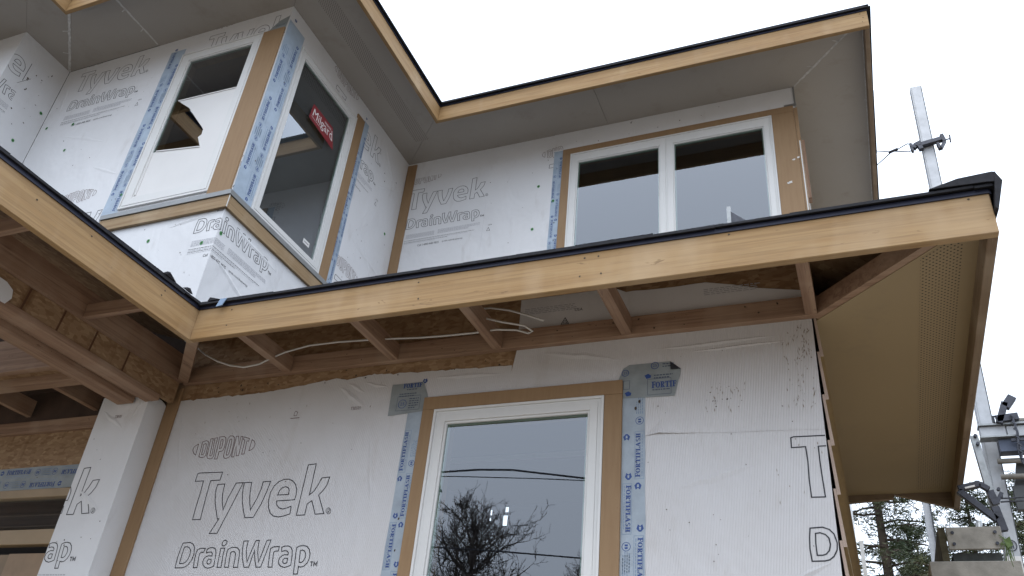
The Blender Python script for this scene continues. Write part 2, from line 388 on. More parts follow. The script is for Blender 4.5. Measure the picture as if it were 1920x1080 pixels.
DUPONT = [[(-466,3409),(-456,3077),(-538,3129),(-605,3216),(-615,3299),(-564,3355)],[(-348,3460),(-226,3494),(-139,3464),(-108,3397),(-99,3173),(-85,3055),(-121,2999),(-200,2986),(-322,3017),(-326,3222)],[(-272,3384),(-223,3405),(-183,3390),(-171,3319),(-168,3130),(-189,3073),(-246,3077),(-259,3230)],[(-78,3532),(8,3544),(64,3023),(107,3021),(132,3066),(63,3546),(157,3558),(176,3180),(205,3015),(173,2947),(97,2929),(5,2957),(-37,3018),(-53,3241)],[(222,3571),(371,3581),(445,3544),(484,3429),(495,3253),(481,3173),(427,3129),(352,3128),(356,2916),(266,2919),(252,3198)],[(307,3482),(360,3491),(384,3460),(402,3282),(393,3230),(333,3222)],[(536,3520),(592,3578),(675,3576),(745,3530),(776,3434),(804,3141),(795,3003),(749,2937),(662,2914),(589,2929),(551,2995),(536,3250)],[(615,3468),(656,3489),(685,3463),(704,3321),(714,3043),(673,3005),(634,3019),(624,3152)],[(812,3554),(886,3555),(988,3280),(976,3532),(1043,3533),(1064,3171),(1073,2976),(995,2969),(896,3274),(922,2944),(835,2944),(828,3232)],[(1089,3516),(1289,3458),(1287,3377),(1222,3392),(1249,3011),(1164,3004),(1146,3421),(1085,3442)],[(1389,3416),(1485,3364),(1534,3280),(1525,3188),(1466,3123),(1382,3094)]]

def clipseg(a, b, c):
    t0, t1 = 0.0, 1.0
    for k, lo, hi in ((0, c[0], c[1]), (1, c[2], c[3])):
        d = b[k] - a[k]
        for s, lim in ((1, hi), (-1, lo)):
            dd, q = s * d, s * (lim - a[k])
            if abs(dd) < 1e-12:
                if q < 0: return None
            elif dd > 0: t1 = min(t1, q / dd)
            else: t0 = max(t0, q / dd)
    if t0 >= t1: return None
    return (a[0] + (b[0] - a[0]) * t0, a[1] + (b[1] - a[1]) * t0), (a[0] + (b[0] - a[0]) * t1, a[1] + (b[1] - a[1]) * t1), t0 > 0 or t1 < 1
def stroke(mb, fr, pts, wd, clip, m=0, n=0.0012, closed=True):
    k = len(pts); P = [Vector(p) for p in pts]; off = []
    for i in range(k):
        a, b, c = P[i - 1] if (closed or i) else P[0], P[i], P[(i + 1) % k] if (closed or i < k - 1) else P[-1]
        d1 = (b - a).normalized() if (b - a).length > 1e-9 else (c - b).normalized()
        d2 = (c - b).normalized() if (c - b).length > 1e-9 else d1
        n1, n2 = Vector((-d1.y, d1.x)), Vector((-d2.y, d2.x))
        q = n1 + n2
        q = q.normalized() if q.length > 1e-6 else n1
        off.append(q * (wd / 2) / max(0.4, q.dot(n1)))
    for i in range(k if closed else k - 1):
        j = (i + 1) % k
        r = clipseg(P[i], P[j], clip)
        if not r: continue
        if r[2]:
            a, b = Vector(r[0]), Vector(r[1]); d = (b - a)
            if d.length < 1e-6: continue
            d.normalize(); h = Vector((-d.y, d.x)) * wd / 2
            q = (a - h, b - h, b + h, a + h)
        else:
            q = (P[i] - off[i], P[j] - off[j], P[j] + off[j], P[i] + off[i])
        mb.face([fr(p.x, p.y, n) for p in q], m)
def blot(mb, fr, u0, u1, z0, z1, clip, m, n=0.0012):
    u0, u1 = max(u0, clip[0]), min(u1, clip[1])
    if u1 <= u0 or z0 < clip[2] or z1 > clip[3]: return
    mb.face([fr(u0, z0, n), fr(u1, z0, n), fr(u1, z1, n), fr(u0, z1, n)], m)
_txt = {}
def text_tris(s):
    if s in _txt: return _txt[s]
    cu = bpy.data.curves.new('tmp', 'FONT'); cu.body = s; cu.size = 1.0; cu.resolution_u = 2
    ob = bpy.data.objects.new('tmp', cu); C.objects.link(ob)
    dg = bpy.context.evaluated_depsgraph_get()
    me = bpy.data.meshes.new_from_object(ob.evaluated_get(dg))
    v = [(p.co.x, p.co.y) for p in me.vertices]; f = [tuple(q.vertices) for q in me.polygons]
    bpy.data.objects.remove(ob); bpy.data.curves.remove(cu); bpy.data.meshes.remove(me)
    x0 = min(p[0] for p in v); x1 = max(p[0] for p in v); y0 = min(p[1] for p in v); y1 = max(p[1] for p in v)
    _txt[s] = ([((p[0] - x0) / (x1 - x0), (p[1] - y0) / (y1 - y0)) for p in v], f)
    return _txt[s]
def text(mb, fr, s, u, z, wd, h, clip=(-99, 99, -99, 99), m=0, n=0.0012, xf=None):
    v, f = text_tris(s)
    for q in f:
        p = [(u + v[i][0] * wd, z + v[i][1] * h) for i in q]
        if xf: p = [xf(*k) for k in p]
        if all(clip[0] <= k[0] <= clip[1] and clip[2] <= k[1] <= clip[3] for k in p):
            mb.face([fr(k[0], k[1], n) for k in p], m)
def print_block(mb, fr, u, z, clip, what='OTDF', lw=0.0024, seed=1):
    """oval logo (O), big word (T), second word (D), fine print (F) of the wrap; ink slots 0 black, 1 red brown, 2 grey"""
    rg = random.Random(seed)
    g = lambda L: [[(u + a / 1e4, z + b / 1e4) for a, b in p] for p in L]
    if 'O' in what:
        for p in g(DUPONT): stroke(mb, fr, p, lw * 0.72, clip, 1)
    if 'T' in what:
        for i, p in enumerate(g(TYVEK)): stroke(mb, fr, p, lw * (0.5 if i > 5 else 1), clip, 0)
    if 'D' in what:
        for p in g(DRAIN): stroke(mb, fr, p, lw, clip, 0)
        for p in g(TM): stroke(mb, fr, p, lw, clip, 0, closed=False)
    if 'F' in what:
        def words(u0, u1, zz, h, m):
            x = u0
            while x < u1:
                l = rg.uniform(0.004, 0.014)
                blot(mb, fr, u + x, u + min(x + l, u1), z + zz, z + zz + h, clip, m); x += l + 0.0025
        for k in range(5): words(0.008, 0.17, -0.044 - k * 0.0055, 0.0026, 2)
        for k in range(5): words(0.19, 0.42 if k < 3 else 0.36, -0.040 - k * 0.0055, 0.0026, 2)
        for k, (e, m) in enumerate(((0.395, 0), (0.36, 2), (0.25, 0), (0.18, 2))): words(0.004, e, -0.080 - k * 0.0065, 0.0019, m)
        for s, a, b in (('Call 1-800-448-9835', 0.085, 0.205), ('tyvek.com/drainwrap', 0.222, 0.335)):
            text(mb, fr, s, u + a, z - 0.124, b - a, 0.0125, clip, 0)
        stroke(mb, fr, [(u + 0.462, z - 0.098), (u + 0.480, z - 0.098), (u + 0.471, z - 0.078)], 0.0016, clip, 0)
        text(mb, fr, 'USA', u + 0.468, z - 0.066, 0.02, 0.007, clip, 0)
def specks(mb, fr, boxes, seed, m=3, size=(0.0012, 0.0045)):
    rg = random.Random(seed)
    for (a0, a1, z0, z1, k) in boxes:
        for _ in range(k):
            a, z = rg.uniform(a0, a1), rg.uniform(z0, z1); r = rg.uniform(*size); t = rg.uniform(0, 6.28); e = rg.uniform(0.3, 1)
            mb.face([fr(a + r * (math.cos(x) * math.cos(t) - e * math.sin(x) * math.sin(t)) * rg.uniform(.6, 1.1), z + r * (math.cos(x) * math.sin(t) + e * math.sin(x) * math.cos(t)) * rg.uniform(.6, 1.1), 0.0016) for x in [i * 1.047 for i in range(6)]], m)
CAPS = []
def scratches(mb, fr, boxes, seed, m=5):
    rg = random.Random(seed)
    for (a0, a1, z0, z1, k) in boxes:
        for _ in range(k):
            a, z, l, w_, t = rg.uniform(a0, a1), rg.uniform(z0, z1), rg.uniform(.003, .012), rg.uniform(.0004, .0012), rg.gauss(0, .25)
            d = Vector((math.sin(t), math.cos(t))) * l; h = Vector((math.cos(t), -math.sin(t))) * w_
            p = Vector((a, z))
            mb.face([fr(*(q), .0016) for q in (p, p + d * .4 + h, p + d, p + d * .5 - h)], m)
def caps(_, fr, pts, m=0, r=0.0085):
    for a, z in pts:
        mb = MB(); CAPS.append(mb)
        mb.face([fr(a + r * math.cos(t) * .9, z + r * math.sin(t), 0.003) for t in [i * .7854 for i in range(8)]], m)
        mb.face([fr(a + r * .4 * math.cos(t), z + r * .4 * math.sin(t), 0.0045) for t in [i * 1.047 for i in range(6)]], 1)
PRINT = [INK, INKR, GREY, DIRT, GREEN, simple('brown_scuff', (.30, .245, .19), .8)]

# slab-serif capitals for the flashing tape, as convex pieces in a unit-high cell
def _rr(x0, x1, y0, y1): return [(x0, y0), (x1, y0), (x1, y1), (x0, y1)]
def _arc(cx, cy, rx, ry, tx, ty, a0, a1, k=10):
    out = []
    for i in range(k):
        p, q = a0 + (a1 - a0) * i / k, a0 + (a1 - a0) * (i + 1) / k
        out.append([(cx + (rx - tx) * math.cos(p), cy + (ry - ty) * math.sin(p)), (cx + rx * math.cos(p), cy + ry * math.sin(p)),
                    (cx + rx * math.cos(q), cy + ry * math.sin(q)), (cx + (rx - tx) * math.cos(q), cy + (ry - ty) * math.sin(q))])
    return out
SLAB = {
 'F': (0.72, [_rr(.12, .36, .1, .9), _rr(0, .48, 0, .1), _rr(0, .7, .9, 1), _rr(.6, .7, .68, .9), _rr(.36, .52, .46, .56), _rr(.52, .6, .38, .64)]),
 'O': (0.85, _arc(.41, .5, .41, .5, .24, .1, 0, 6.2832, 16)),
 'R': (0.85, [_rr(.12, .36, .1, .9), _rr(0, .46, 0, .1), _rr(0, .4, .9, 1)] + _arc(.4, .74, .33, .26, .22, .1, -1.57, 1.57, 8) + [[(.36, .48), (.54, .48), (.74, .1), (.5, .1)], _rr(.5, .84, 0, .1)]),
 'T': (0.80, [_rr(.27, .51, .1, .9), _rr(.15, .63, 0, .1), _rr(0, .78, .9, 1), _rr(0, .1, .66, .9), _rr(.68, .78, .66, .9)]),
 'I': (0.48, [_rr(.1, .34, .1, .9), _rr(0, .44, 0, .1), _rr(0, .44, .9, 1)]),
 'L': (0.70, [_rr(.1, .34, .1, .9), _rr(0, .44, .9, 1), _rr(0, .66, 0, .1), _rr(.56, .66, .1, .36)]),
 'A': (0.90, [[(.06, .1), (.16, .1), (.46, 1), (.36, 1)], [(.5, .1), (.76, .1), (.5, 1), (.46, 1), (.33, .92)], _rr(0, .26, 0, .1), _rr(.42, .86, 0, .1), _rr(.22, .52, .3, .39)]),
 'S': (0.66, _arc(.31, .74, .29, .26, .18, .1, .5, 4.2, 8) + _arc(.31, .26, .29, .26, .18, .1, -2.6, 1.1, 8) + [[(.14, .62), (.3, .46), (.5, .36), (.34, .58)]]),
 'H': (0.88, [_rr(.1, .32, .1, .9), _rr(0, .42, 0, .1), _rr(0, .42, .9, 1), _rr(.52, .74, .1, .9), _rr(.44, .84, 0, .1), _rr(.44, .84, .9, 1), _rr(.32, .52, .44, .54)])}
def slab(mb, T, word, s, t, length, h, m, clip=(-99, 99)):
    tot = sum(SLAB[c][0] for c in word); k = length / tot; x = 0; n = 0.0022
    for ci, c in enumerate(word):
        hh = h if ci == 0 else h * 0.92
        for p in SLAB[c][1]:
            q = [(s + (x + a) * k, t + b * hh) for a, b in p]
            if all(clip[0] <= a <= clip[1] for a, b in q): mb.face([T(a, b, n) for a, b in q], m)
            n += 0.000012
        x += SLAB[c][0]
def tape(name, parent, T, length, width, seed=0, mat=None, start=0.0, label=None, flips=True, trange=None, dirty=4):
    """a strip of printed flashing; T maps (along, across, out)"""
    rg = random.Random(seed); mb = MB()
    N = max(3, int(length / 0.05))
    e = [rg.uniform(-0.0012, 0.0012) for _ in range(N + 1)]
    for i in range(N):
        a, b = length * i / N, length * (i + 1) / N
        mb.face([T(a, e[i], 0.0012), T(b, e[i + 1], 0.0012), T(b, width + e[-i - 2], 0.0012), T(a, width + e[-i - 1], 0.0012)], 0)
    lines = lambda s0, s1, t, h, m, dash: [mb.face([T(x, t, .002), T(min(x + dash * .8, s1), t, .002), T(min(x + dash * .8, s1), t + h, .002), T(x, t + h, .002)], m) for x in [s0 + dash * k for k in range(max(1, int((s1 - s0) / dash)))] if min(x + dash * .8, s1) > x]
    ok = lambda s0, s1: s0 >= 0.001 and s1 <= length - 0.001
    rect = lambda s0, s1, t0, t1, m: [mb.face([T(*p, .002) for p in q], m) for q in (_rr(s0, s1, t0, t0 + .0008), _rr(s0, s1, t1 - .0008, t1), _rr(s0, s0 + .0008, t0 + .0008, t1 - .0008), _rr(s1 - .0008, s1, t0 + .0008, t1 - .0008))]
    s = start; k = 0
    while s < length:
        for row in (0, 1):
            h = width / 2; t0 = row * h + 0.1 * h; q = s + (0.115 if row else 0)
            if trange and not (trange[0] <= row <= trange[1]): continue
            fl = flips and (k % 2 == 1)
            TT = T if not fl else (lambda a, b, n, q=q, t0=t0, h=h: T(2 * q + 0.112 - a, 2 * t0 + 0.8 * h - b, n))
            base = mb
            a0 = q
            if ok(q, q + 0.112):
                hh = min(0.0150, 0.42 * h)
                sv = T; 
                slab(base, TT, 'FORTIFLASH', a0 + 0.004, t0 + 0.32 * h, 0.104, hh, 1)
                for p in [_rr(a0, a0 + .112, t0, t0 + .0008), _rr(a0, a0 + .112, t0 + .8 * h - .0008, t0 + .8 * h), _rr(a0 + .1112, a0 + .112, t0 + .0008, t0 + .8 * h - .0008), _rr(a0, a0 + .0008, t0 + .0008, t0 + .8 * h - .0008)]:
                    base.face([TT(*x, .0019) for x in p], 2)
                x = a0 + .006
                while x < a0 + .10:
                    l = rg.uniform(.003, .008); base.face([TT(*p, .002) for p in _rr(x, x + l, t0 + .14 * h, t0 + .2 * h)], 2); x += l + .0018
            if ok(q + 0.122, q + 0.205):                                # seal and address lines
                c = (q + 0.138, t0 + 0.4 * h); r = min(0.011, 0.36 * h)
                for i, p in enumerate(_arc(c[0], c[1], r, r, .0012, .0012, 0, 6.2832, 14)): base.face([TT(*x, .002) for x in p], 1)
                for p in (_rr(c[0] - r * .5, c[0] - r * .1, c[1] - r * .35, c[1] + r * .35), _rr(c[0] + r * .1, c[0] + r * .5, c[1] - r * .35, c[1] + r * .35)): base.face([TT(*x, .002) for x in p], 1)
                for i in range(4):
                    x = q + .155
                    while x < q + .198 - (i == 3) * .012:
                        l = rg.uniform(.003, .007); z = t0 + (.12 + .17 * i) * h; base.face([TT(*p, .002) for p in _rr(x, x + l, z, z + .06 * h)], 2); x += l + .0018
            if ok(q - 0.028, q - 0.006):                                # little shield
                c = (q - 0.016, t0 + 0.5 * h); r = min(.008, .3 * h)
                base.face([TT(c[0] + r * x, c[1] + r * y, .002) for x, y in ((-1, -.6), (.2, -1), (1, -.3), (1, .3), (.2, 1), (-1, .6), (-.5, 0))], 1)
                base.face([TT(c[0] + r * x, c[1] + r * y, .0024) for x, y in ((-.3, -.3), (.5, -.2), (.5, .2), (-.3, .3))], 0)
        s += 0.236; k += 1
    for _ in range(dirty):
        a, b, r = rg.uniform(.01, length - .01), rg.uniform(.15, .85) * width, rg.uniform(.0015, .004)
        mb.face([T(a + r * 1.6 * math.cos(x) * rg.uniform(.5, 1), b + r * math.sin(x) * rg.uniform(.5, 1), .0026) for x in [i * 1.047 for i in range(6)]], 3)
    return mb.build(name, [mat or TAPE, BLUE, BLUEL, DIRT], parent, label=label)

# ------------------------------------------------------------------ the house
house = thing('house', 'two-storey house under construction wrapped in white building paper with raw timber fascia boards', 'house', tuple(W((-1.5, 2.6, -EYE / U))))
GZ = -EYE / U

def sheet(mb, fr, outer, holes, m=0, n=0.0):
    """rectangular sheet with rectangular holes, outer/holes = (a0, a1, z0, z1)"""
    A = sorted({outer[0], outer[1], *[h[0] for h in holes], *[h[1] for h in holes]})
    Z = sorted({outer[2], outer[3], *[h[2] for h in holes], *[h[3] for h in holes]})
    for i in range(len(A) - 1):
        for j in range(len(Z) - 1):
            ca, cz = (A[i] + A[i + 1]) / 2, (Z[j] + Z[j + 1]) / 2
            if any(h[0] < ca < h[1] and h[2] < cz < h[3] for h in holes): continue
            mb.face([fr(A[i], Z[j], n), fr(A[i + 1], Z[j], n), fr(A[i + 1], Z[j + 1], n), fr(A[i], Z[j + 1], n)], m)
def ragged(mb, fr, a0, a1, z0, top, seed, m=0, step=0.012, amp=0.004, n=0.0):
    rg = random.Random(seed); a = a0; pa = None
    f = lambda x: next((t0[1] + (t1[1] - t0[1]) * (x - t0[0]) / (t1[0] - t0[0]) for t0, t1 in zip(top, top[1:]) if t0[0] <= x <= t1[0]), top[-1][1])
    ze = f(a0)
    while a < a1 - 1e-6:
        b = min(a1, a + step * rg.uniform(.5, 1.6)); zb = f(b) + rg.uniform(-amp, amp) * (rg.random() ** 1.5)
        mb.face([fr(a, z0, n), fr(b, z0, n), fr(b, zb, n), fr(a, ze, n)], m); a, ze = b, zb

F0, F1, FB, FU, FC = front(1.735), front(1.66), front(1.848), front(2.955), front(1.735)
SB, SL, SC_ = side(-2.05), side(-3.39), side(-1.887)

# --- lower front wall
W1 = (-0.962, -0.545, -0.30, 0.835)
mb = MB(); sheet(mb, F0, (-1.887, -0.0525, GZ, 0.94), [W1])
TOP = [(-1.887, .951), (-1.56, .951), (-1.424, .961), (-1.30, .974), (-1.27, .966), (-1.185, .974), (-1.02, .965), (-.866, .962), (-.777, .958)]
ragged(mb, F0, -1.887, -0.777, 0.94, TOP, 3)
mb.face([F0(-.777, .94, 0), F0(-.0525, .94, 0), F0(-.0525, 1.0, 0), F0(-.768, 1.0, 0)])
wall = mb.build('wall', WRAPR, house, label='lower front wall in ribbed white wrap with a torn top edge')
mb = MB()
clipw = (-1.83, -0.0535, -0.4, 0.94)
print_block(mb, F0, -1.676, .467, clipw, 'OTDF', seed=1)
print_block(mb, F0, -0.104, .467, (-.43, -.0535, -.4, .733), 'TDF', 0.0026, seed=2)
text(mb, F0, 'T30101', -1.235, .872, .03, .0095, clipw, 1)
blot(mb, F0, -1.425, -1.395, .862, .864, clipw, 1); stroke(mb, F0, [(-1.415, .87), (-1.407, .87), (-1.405, .88), (-1.413, .884), (-1.416, .877)], .0014, clipw, 1)
specks(mb, F0, [(-1.85, -1.08, .35, .94, 34), (-.43, -.06, .4, .95, 26), (-.30, -.21, .79, .86, 10)], 5, size=(.0007, .0022))
scratches(mb, F0, [(-.125, -.06, .78, .97, 60), (-.09, -.062, .90, .985, 40), (-.30, -.20, .78, .85, 22), (-.16, -.06, .55, .75, 10), (-1.8, -1.1, .86, .95, 12)], 61)
specks(mb, F0, [(-1.5, -1.44, .755, .775, 4), (-.30, -.22, .80, .84, 6)], 6, size=(.0012, .0028))
mb.build('printed_lettering', PRINT, wall)
mb = MB()                                             # lapped edge of the sheet, slightly lifted
pts = [(-.433, .744), (-.40, .748), (-.36, .745), (-.31, .743), (-.25, .739), (-.18, .738), (-.10, .735), (-.0535, .733)]
lift = [.002, .011, .006, .003, .002, .0025, .002, .002]
for (p, l), (q, k) in zip(zip(pts, lift), list(zip(pts, lift))[1:]):
    mb.face([F0(p[0], p[1], l), F0(q[0], q[1], k), F0(q[0], q[1] + .03, .0012), F0(p[0], p[1] + .03, .0012)])
mb.build('wrap_lap', WRAPR, wall)
def creases(fr, lines, par, mat, seed=1):
    rg = random.Random(seed)
    for (a0, z0, a1, z1, wd, h) in lines:
        mb = MB()
        p, q = Vector((a0, z0)), Vector((a1, z1)); d = (q - p).normalized(); o = Vector((-d.y, d.x)); N = 7; prev = None
        for k in range(N + 1):
            t = k / N; c = p.lerp(q, t) + o * rg.uniform(-.12, .12) * wd * 2; e = math.sin(math.pi * t) ** .7
            cur = [(c + o * wd * e, .0004), (c + o * wd * .15 * e, h * e), (c - o * wd * .8 * e, .0004)]
            if prev:
                for i in (0, 1): mb.face([fr(prev[i][0].x, prev[i][0].y, prev[i][1]), fr(cur[i][0].x, cur[i][0].y, cur[i][1]), fr(cur[i + 1][0].x, cur[i + 1][0].y, cur[i + 1][1]), fr(prev[i + 1][0].x, prev[i + 1][0].y, prev[i + 1][1])])
            prev = cur
        mb.build('wrap_crease', mat, par)
creases(F0, [(-1.285, .945, -1.19, .875, .010, .007), (-1.26, .955, -1.20, .92, .007, .005), (-1.21, .95, -1.13, .93, .006, .004), (-1.0, .945, -.80, .938, .008, .004), (-.70, .985, -.50, .945, .010, .004),
              (-.42, .96, -.12, .965, .006, .004), (-.34, .945, -.10, .95, .005, .004), (-.095, .90, -.085, .80, .006, .003), (-.15, .42, -.07, .46, .007, .005), (-.14, .405, -.06, .425, .006, .005), (-1.82, .90, -1.76, .70, .007, .003), (-.36, .62, -.2, .66, .012, .004), (-1.16, .80, -1.12, .60, .008, .004)], wall, WRAPR)
mb = MB(); fbox(mb, F0, -1.887, -0.76, .90, 1.0, -.02, -.004)
fbox(mb, F0, -1.887, -0.0535, 1.0, 1.19, -.02, -.004)
specks(mb, F0, [(-1.8, -.79, .962, .995, 26)], 52, 1, (.0012, .005))
mb.build('wall_sheathing', [OSB, DIRT], house)
mb = MB()
ragged(mb, F0, -.768, -.06, 1.048, [(-.768, 1.16), (-.758, 1.165), (-.52, 1.155), (-.515, 1.127), (-.475, 1.137), (-.42, 1.132), (-.276, 1.134), (-.153, 1.095), (-.06, 1.078)], 9, step=.03, amp=.003)
wc = mb.build('wall_wrap', WRAP, house, label='torn piece of wrap above the ledger between the bare lookouts')
mb = MB(); cl = (-.76, -.07, 1.05, 1.15)
for k in range(4):
    x = -.755
    while x < -.62: l = random.Random(k * 31 + int(x * 1e3)).uniform(.005, .015); blot(mb, F0, x, x + l, 1.118 - k * .005, 1.1202 - k * .005, cl, 2); x += l + .003
    x = -.29
    while x < -.17: l = random.Random(k * 37 + int(x * 1e3)).uniform(.005, .015); blot(mb, F0, x, x + l, 1.111 - k * .005, 1.113 - k * .005, cl, 2); x += l + .003
text(mb, F0, 'USA', -.617, 1.096, .021, .008, cl, 0)
stroke(mb, F0, [(-.652, 1.062), (-.632, 1.062), (-.642, 1.08)], .0018, cl, 0)
stroke(mb, F0, [(-.647, 1.065), (-.637, 1.065), (-.642, 1.073)], .0012, cl, 0)
mb.build('printed_lettering', PRINT, wc)
mb = MB(); fbox(mb, F0, -1.886, -1.84, GZ, .992, .0, .016)
mb.build('corner_trim', TRIM, house, bevel=.002)

# --- wrapped stub wall (column) at the porch corner
mb = MB(); sheet(mb, F1, (-2.068, -1.887, GZ, .915), [])
ragged(mb, F1, -2.068, -1.887, .915, [(-2.068, .945), (-2.03, .951), (-1.99, .945), (-1.93, .944), (-1.887, .938)], 11, step=.02, amp=.004)
fr = side(-1.887)
N = 6
for i in range(N):
    a, b = 1.66 + .075 * i / N, 1.66 + .075 * (i + 1) / N
    mb.face([fr(a, GZ, 0), fr(b, GZ, 0), fr(b, [.938, .925, .943, .945, .944, .940, .93][i + 1], 0), fr(a, [.938, .925, .943, .945, .944, .940, .93][i], 0)])
mb.face([(-2.068, 1.66, GZ), (-2.068, 1.74, GZ), (-2.068, 1.74, .93), (-2.068, 1.66, .945)])
col_ = mb.build('stub_wall', WRAP, house, label='narrow wrapped stub wall at the porch corner')
mb = MB()
print_block(mb, F1, -2.387, .467, (-2.0675, -1.888, -.4, .93), 'OTDF', seed=4)
creases(F1, [(-2.05, .90, -1.95, .84, .008, .005), (-1.91, .935, -1.93, .86, .006, .004), (-2.03, .66, -1.93, .60, .010, .004)], col_, WRAP, 2)
text(mb, F1, 'T30101', -1.995, .875, .025, .009, (-2.06, -1.88, 0, 1), 1)
specks(mb, F1, [(-2.06, -1.9, .45, .93, 14)], 13, size=(.001, .003))
mb.build('printed_lettering', PRINT, col_)

# --- porch back wall with tape, transom and door
mb = MB(); FP = front(1.737)
sheet(mb, FP, (-5.4, -2.0, .76, .92), [])
sheet(mb, FP, (-5.4, -3.2, GZ, .76), [])
fbox(mb, FP, -5.4, -2.0, .885, .925, .002, .03, 1)
pw = mb.build('porch_wall', [OSB, wood('lumber', 'x')], house)
Tp = lambda s, t, n: FP(-3.1 + s, .701 + t, n + .001)
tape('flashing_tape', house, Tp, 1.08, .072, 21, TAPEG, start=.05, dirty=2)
mb = MB()
fbox(mb, FP, -3.05, -2.0, .674, .700, -.05, .012)
fbox(mb, FP, -3.05, -2.0, .533, .577, -.05, .012)
fbox(mb, FP, -3.05, -3.01, GZ, .533, -.05, .012)
door = mb.build('door_frame', DOORM, house, bevel=.003)
mb = MB(); fbox(mb, FP, -3.005, -2.325, GZ, .51, -.06, -.03); mb.build('door_panel', simple('door_skin', (.27, .185, .105), .5), door)
mb = MB(); fbox(mb, FP, -2.315, -2.0, GZ, .51, -.06, -.012); mb.build('door_side_panel', simple('tan_side_panel', (.36, .24, .14), .5), door)
mb = MB(); mb.face([FP(-3.05, .577, -.03), FP(-2.0, .577, -.03), FP(-2.0, .674, -.03), FP(-3.05, .674, -.03)])
mb.build('glass_pane', GLASS, door)
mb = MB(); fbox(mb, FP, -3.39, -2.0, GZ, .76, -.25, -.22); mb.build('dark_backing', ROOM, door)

# --- windows
def window(name, fr, out, panes, jamb=.0, label=None, wall_in=-.14):
    a0, a1, z0, z1 = out
    mb = MB()
    ring(mb, fr, a0, a1, z0, z1, .0065, -.02, .020)
    gx0, gx1 = min(p[0] for p in panes), max(p[1] for p in panes); gz0, gz1 = panes[0][2], panes[0][3]
    ring(mb, fr, a0 + .0065, a1 - .0065, z0 + .0065, z1 - .0065, .0085, -.02, .011)
    s = .015
    def fill(x0, x1, y0, y1, p, n1):                        # frame body round one pane
        fbox(mb, fr, x0, p[0], y0, y1, -.03, n1); fbox(mb, fr, p[1], x1, y0, y1, -.03, n1)
        fbox(mb, fr, p[0], p[1], y0, p[2], -.03, n1); fbox(mb, fr, p[0], p[1], p[3], y1, -.03, n1)
    xs = [a0 + s] + [(panes[i][1] + panes[i + 1][0]) / 2 for i in range(len(panes) - 1)] + [a1 - s]
    for i, p in enumerate(panes):
        g = (p[0] - .006, p[1] + .006, p[2] - .006, p[3] + .006)
        fill(xs[i] + (.004 if i else 0), xs[i + 1] - (.004 if i < len(panes) - 1 else 0), z0 + s, z1 - s, g, .015)
        ring(mb, fr, *g, .006, -.03, .006)
    for x in xs[1:-1]: fbox(mb, fr, x - .004, x + .004, z0 + s, z1 - s, -.02, .010)
    wn = mb.build(name, VINYL, house, bevel=.0012, label=label)
    for p in panes:
        mb = MB(); mb.face([fr(p[0], p[2], -.004), fr(p[1], p[2], -.004), fr(p[1], p[3], -.004), fr(p[0], p[3], -.004)])
        mb.build('glass_pane', GLASS, wn)
        mb = MB(); ring(mb, fr, p[0] - .003, p[1] + .003, p[2] - .003, p[3] + .003, .008, -.024, -.009)
        mb.build('glass_spacer', GREENE, wn)
    mb = MB(); ring(mb, fr, a0 + .008, a1 - .008, z0 + .008, z1 - .008, .02, wall_in, -.032)
    mb.build('jamb', STUD, wn)
    return wn
def trims(fr, specs, par, nm='window_trim', n1=.018):
    for (a0, a1, z0, z1) in specs:
        mb = MB(); fbox(mb, fr, a0, a1, z0, z1, 0.0005, n1); mb.build(nm, TRIM, par, bevel=.0022)
w1 = window('window', F0, (-.977, -.530, -.32, .850), [(-.938, -.570, -.28, .810)], label='tall single window of the lower front wall')
trims(F0, [(-1.011, -.9775, -.4, .8505), (-.5295, -.4865, -.4, .8505), (-1.011, -.4865, .8508, .8865)], w1)
mb = MB()                                                    # room behind: floor, walls, sloping ceiling, slits of daylight at the back
def room(x0, x1, y0, y1, z0, z1, z1b=None, slits=()):
    zb = z1b or z1
    mb.face([(x0, y0, z0), (x1, y0, z0), (x1, y1, z0), (x0, y1, z0)])
    mb.face([(x0, y0, z1), (x1, y0, z1), (x1, y1, zb), (x0, y1, zb)])
    mb.face([(x0, y0, z0), (x0, y1, z0), (x0, y1, zb), (x0, y0, z1)])
    mb.face([(x1, y0, z0), (x1, y1, z0), (x1, y1, zb), (x1, y0, z1)])
    sheet(mb, front(y1), (x0, x1, z0, zb), slits)
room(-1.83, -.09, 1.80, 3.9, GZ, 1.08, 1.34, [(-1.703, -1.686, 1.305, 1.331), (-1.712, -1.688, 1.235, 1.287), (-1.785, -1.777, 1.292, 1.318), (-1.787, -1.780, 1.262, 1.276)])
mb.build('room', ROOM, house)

T1 = lambda s, t, n: F0(-1.011 - t, -.4 + s, n + .0006)
tape('flashing_tape', house, T1, 1.26, .047, 31, TAPEM, start=.03, dirty=7)
T2 = lambda s, t, n: F0(-.4325 - t, -.4 + s, n + .0006)
tape('flashing_tape', house, T2, 1.25, .054, 33, TAPEM, start=.10, dirty=10)
def patch(poly, fr, T, words, nm='flashing_tape', curl=None, label=None):
    mb = MB(); mb.face([fr(a, z, .004) for a, z in poly], 0)
    for f in words: f(mb, fr)
    if curl: mb.face([fr(*curl[0], .0045), fr(*curl[1], .0045), fr(*curl[2], .016)], 3)
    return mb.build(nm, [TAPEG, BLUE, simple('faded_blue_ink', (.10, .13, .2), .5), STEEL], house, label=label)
def fcirc(c, r): return lambda mb, fr: [mb.face([fr(*x, .0055) for x in p], 1) for p in _arc(c[0], c[1], r, r, .0015, .0015, 0, 6.2832, 14)] + [text(mb, fr, '25', c[0] - r * .5, c[1] - r * .35, r, r * .7, m=1, n=.0055)]
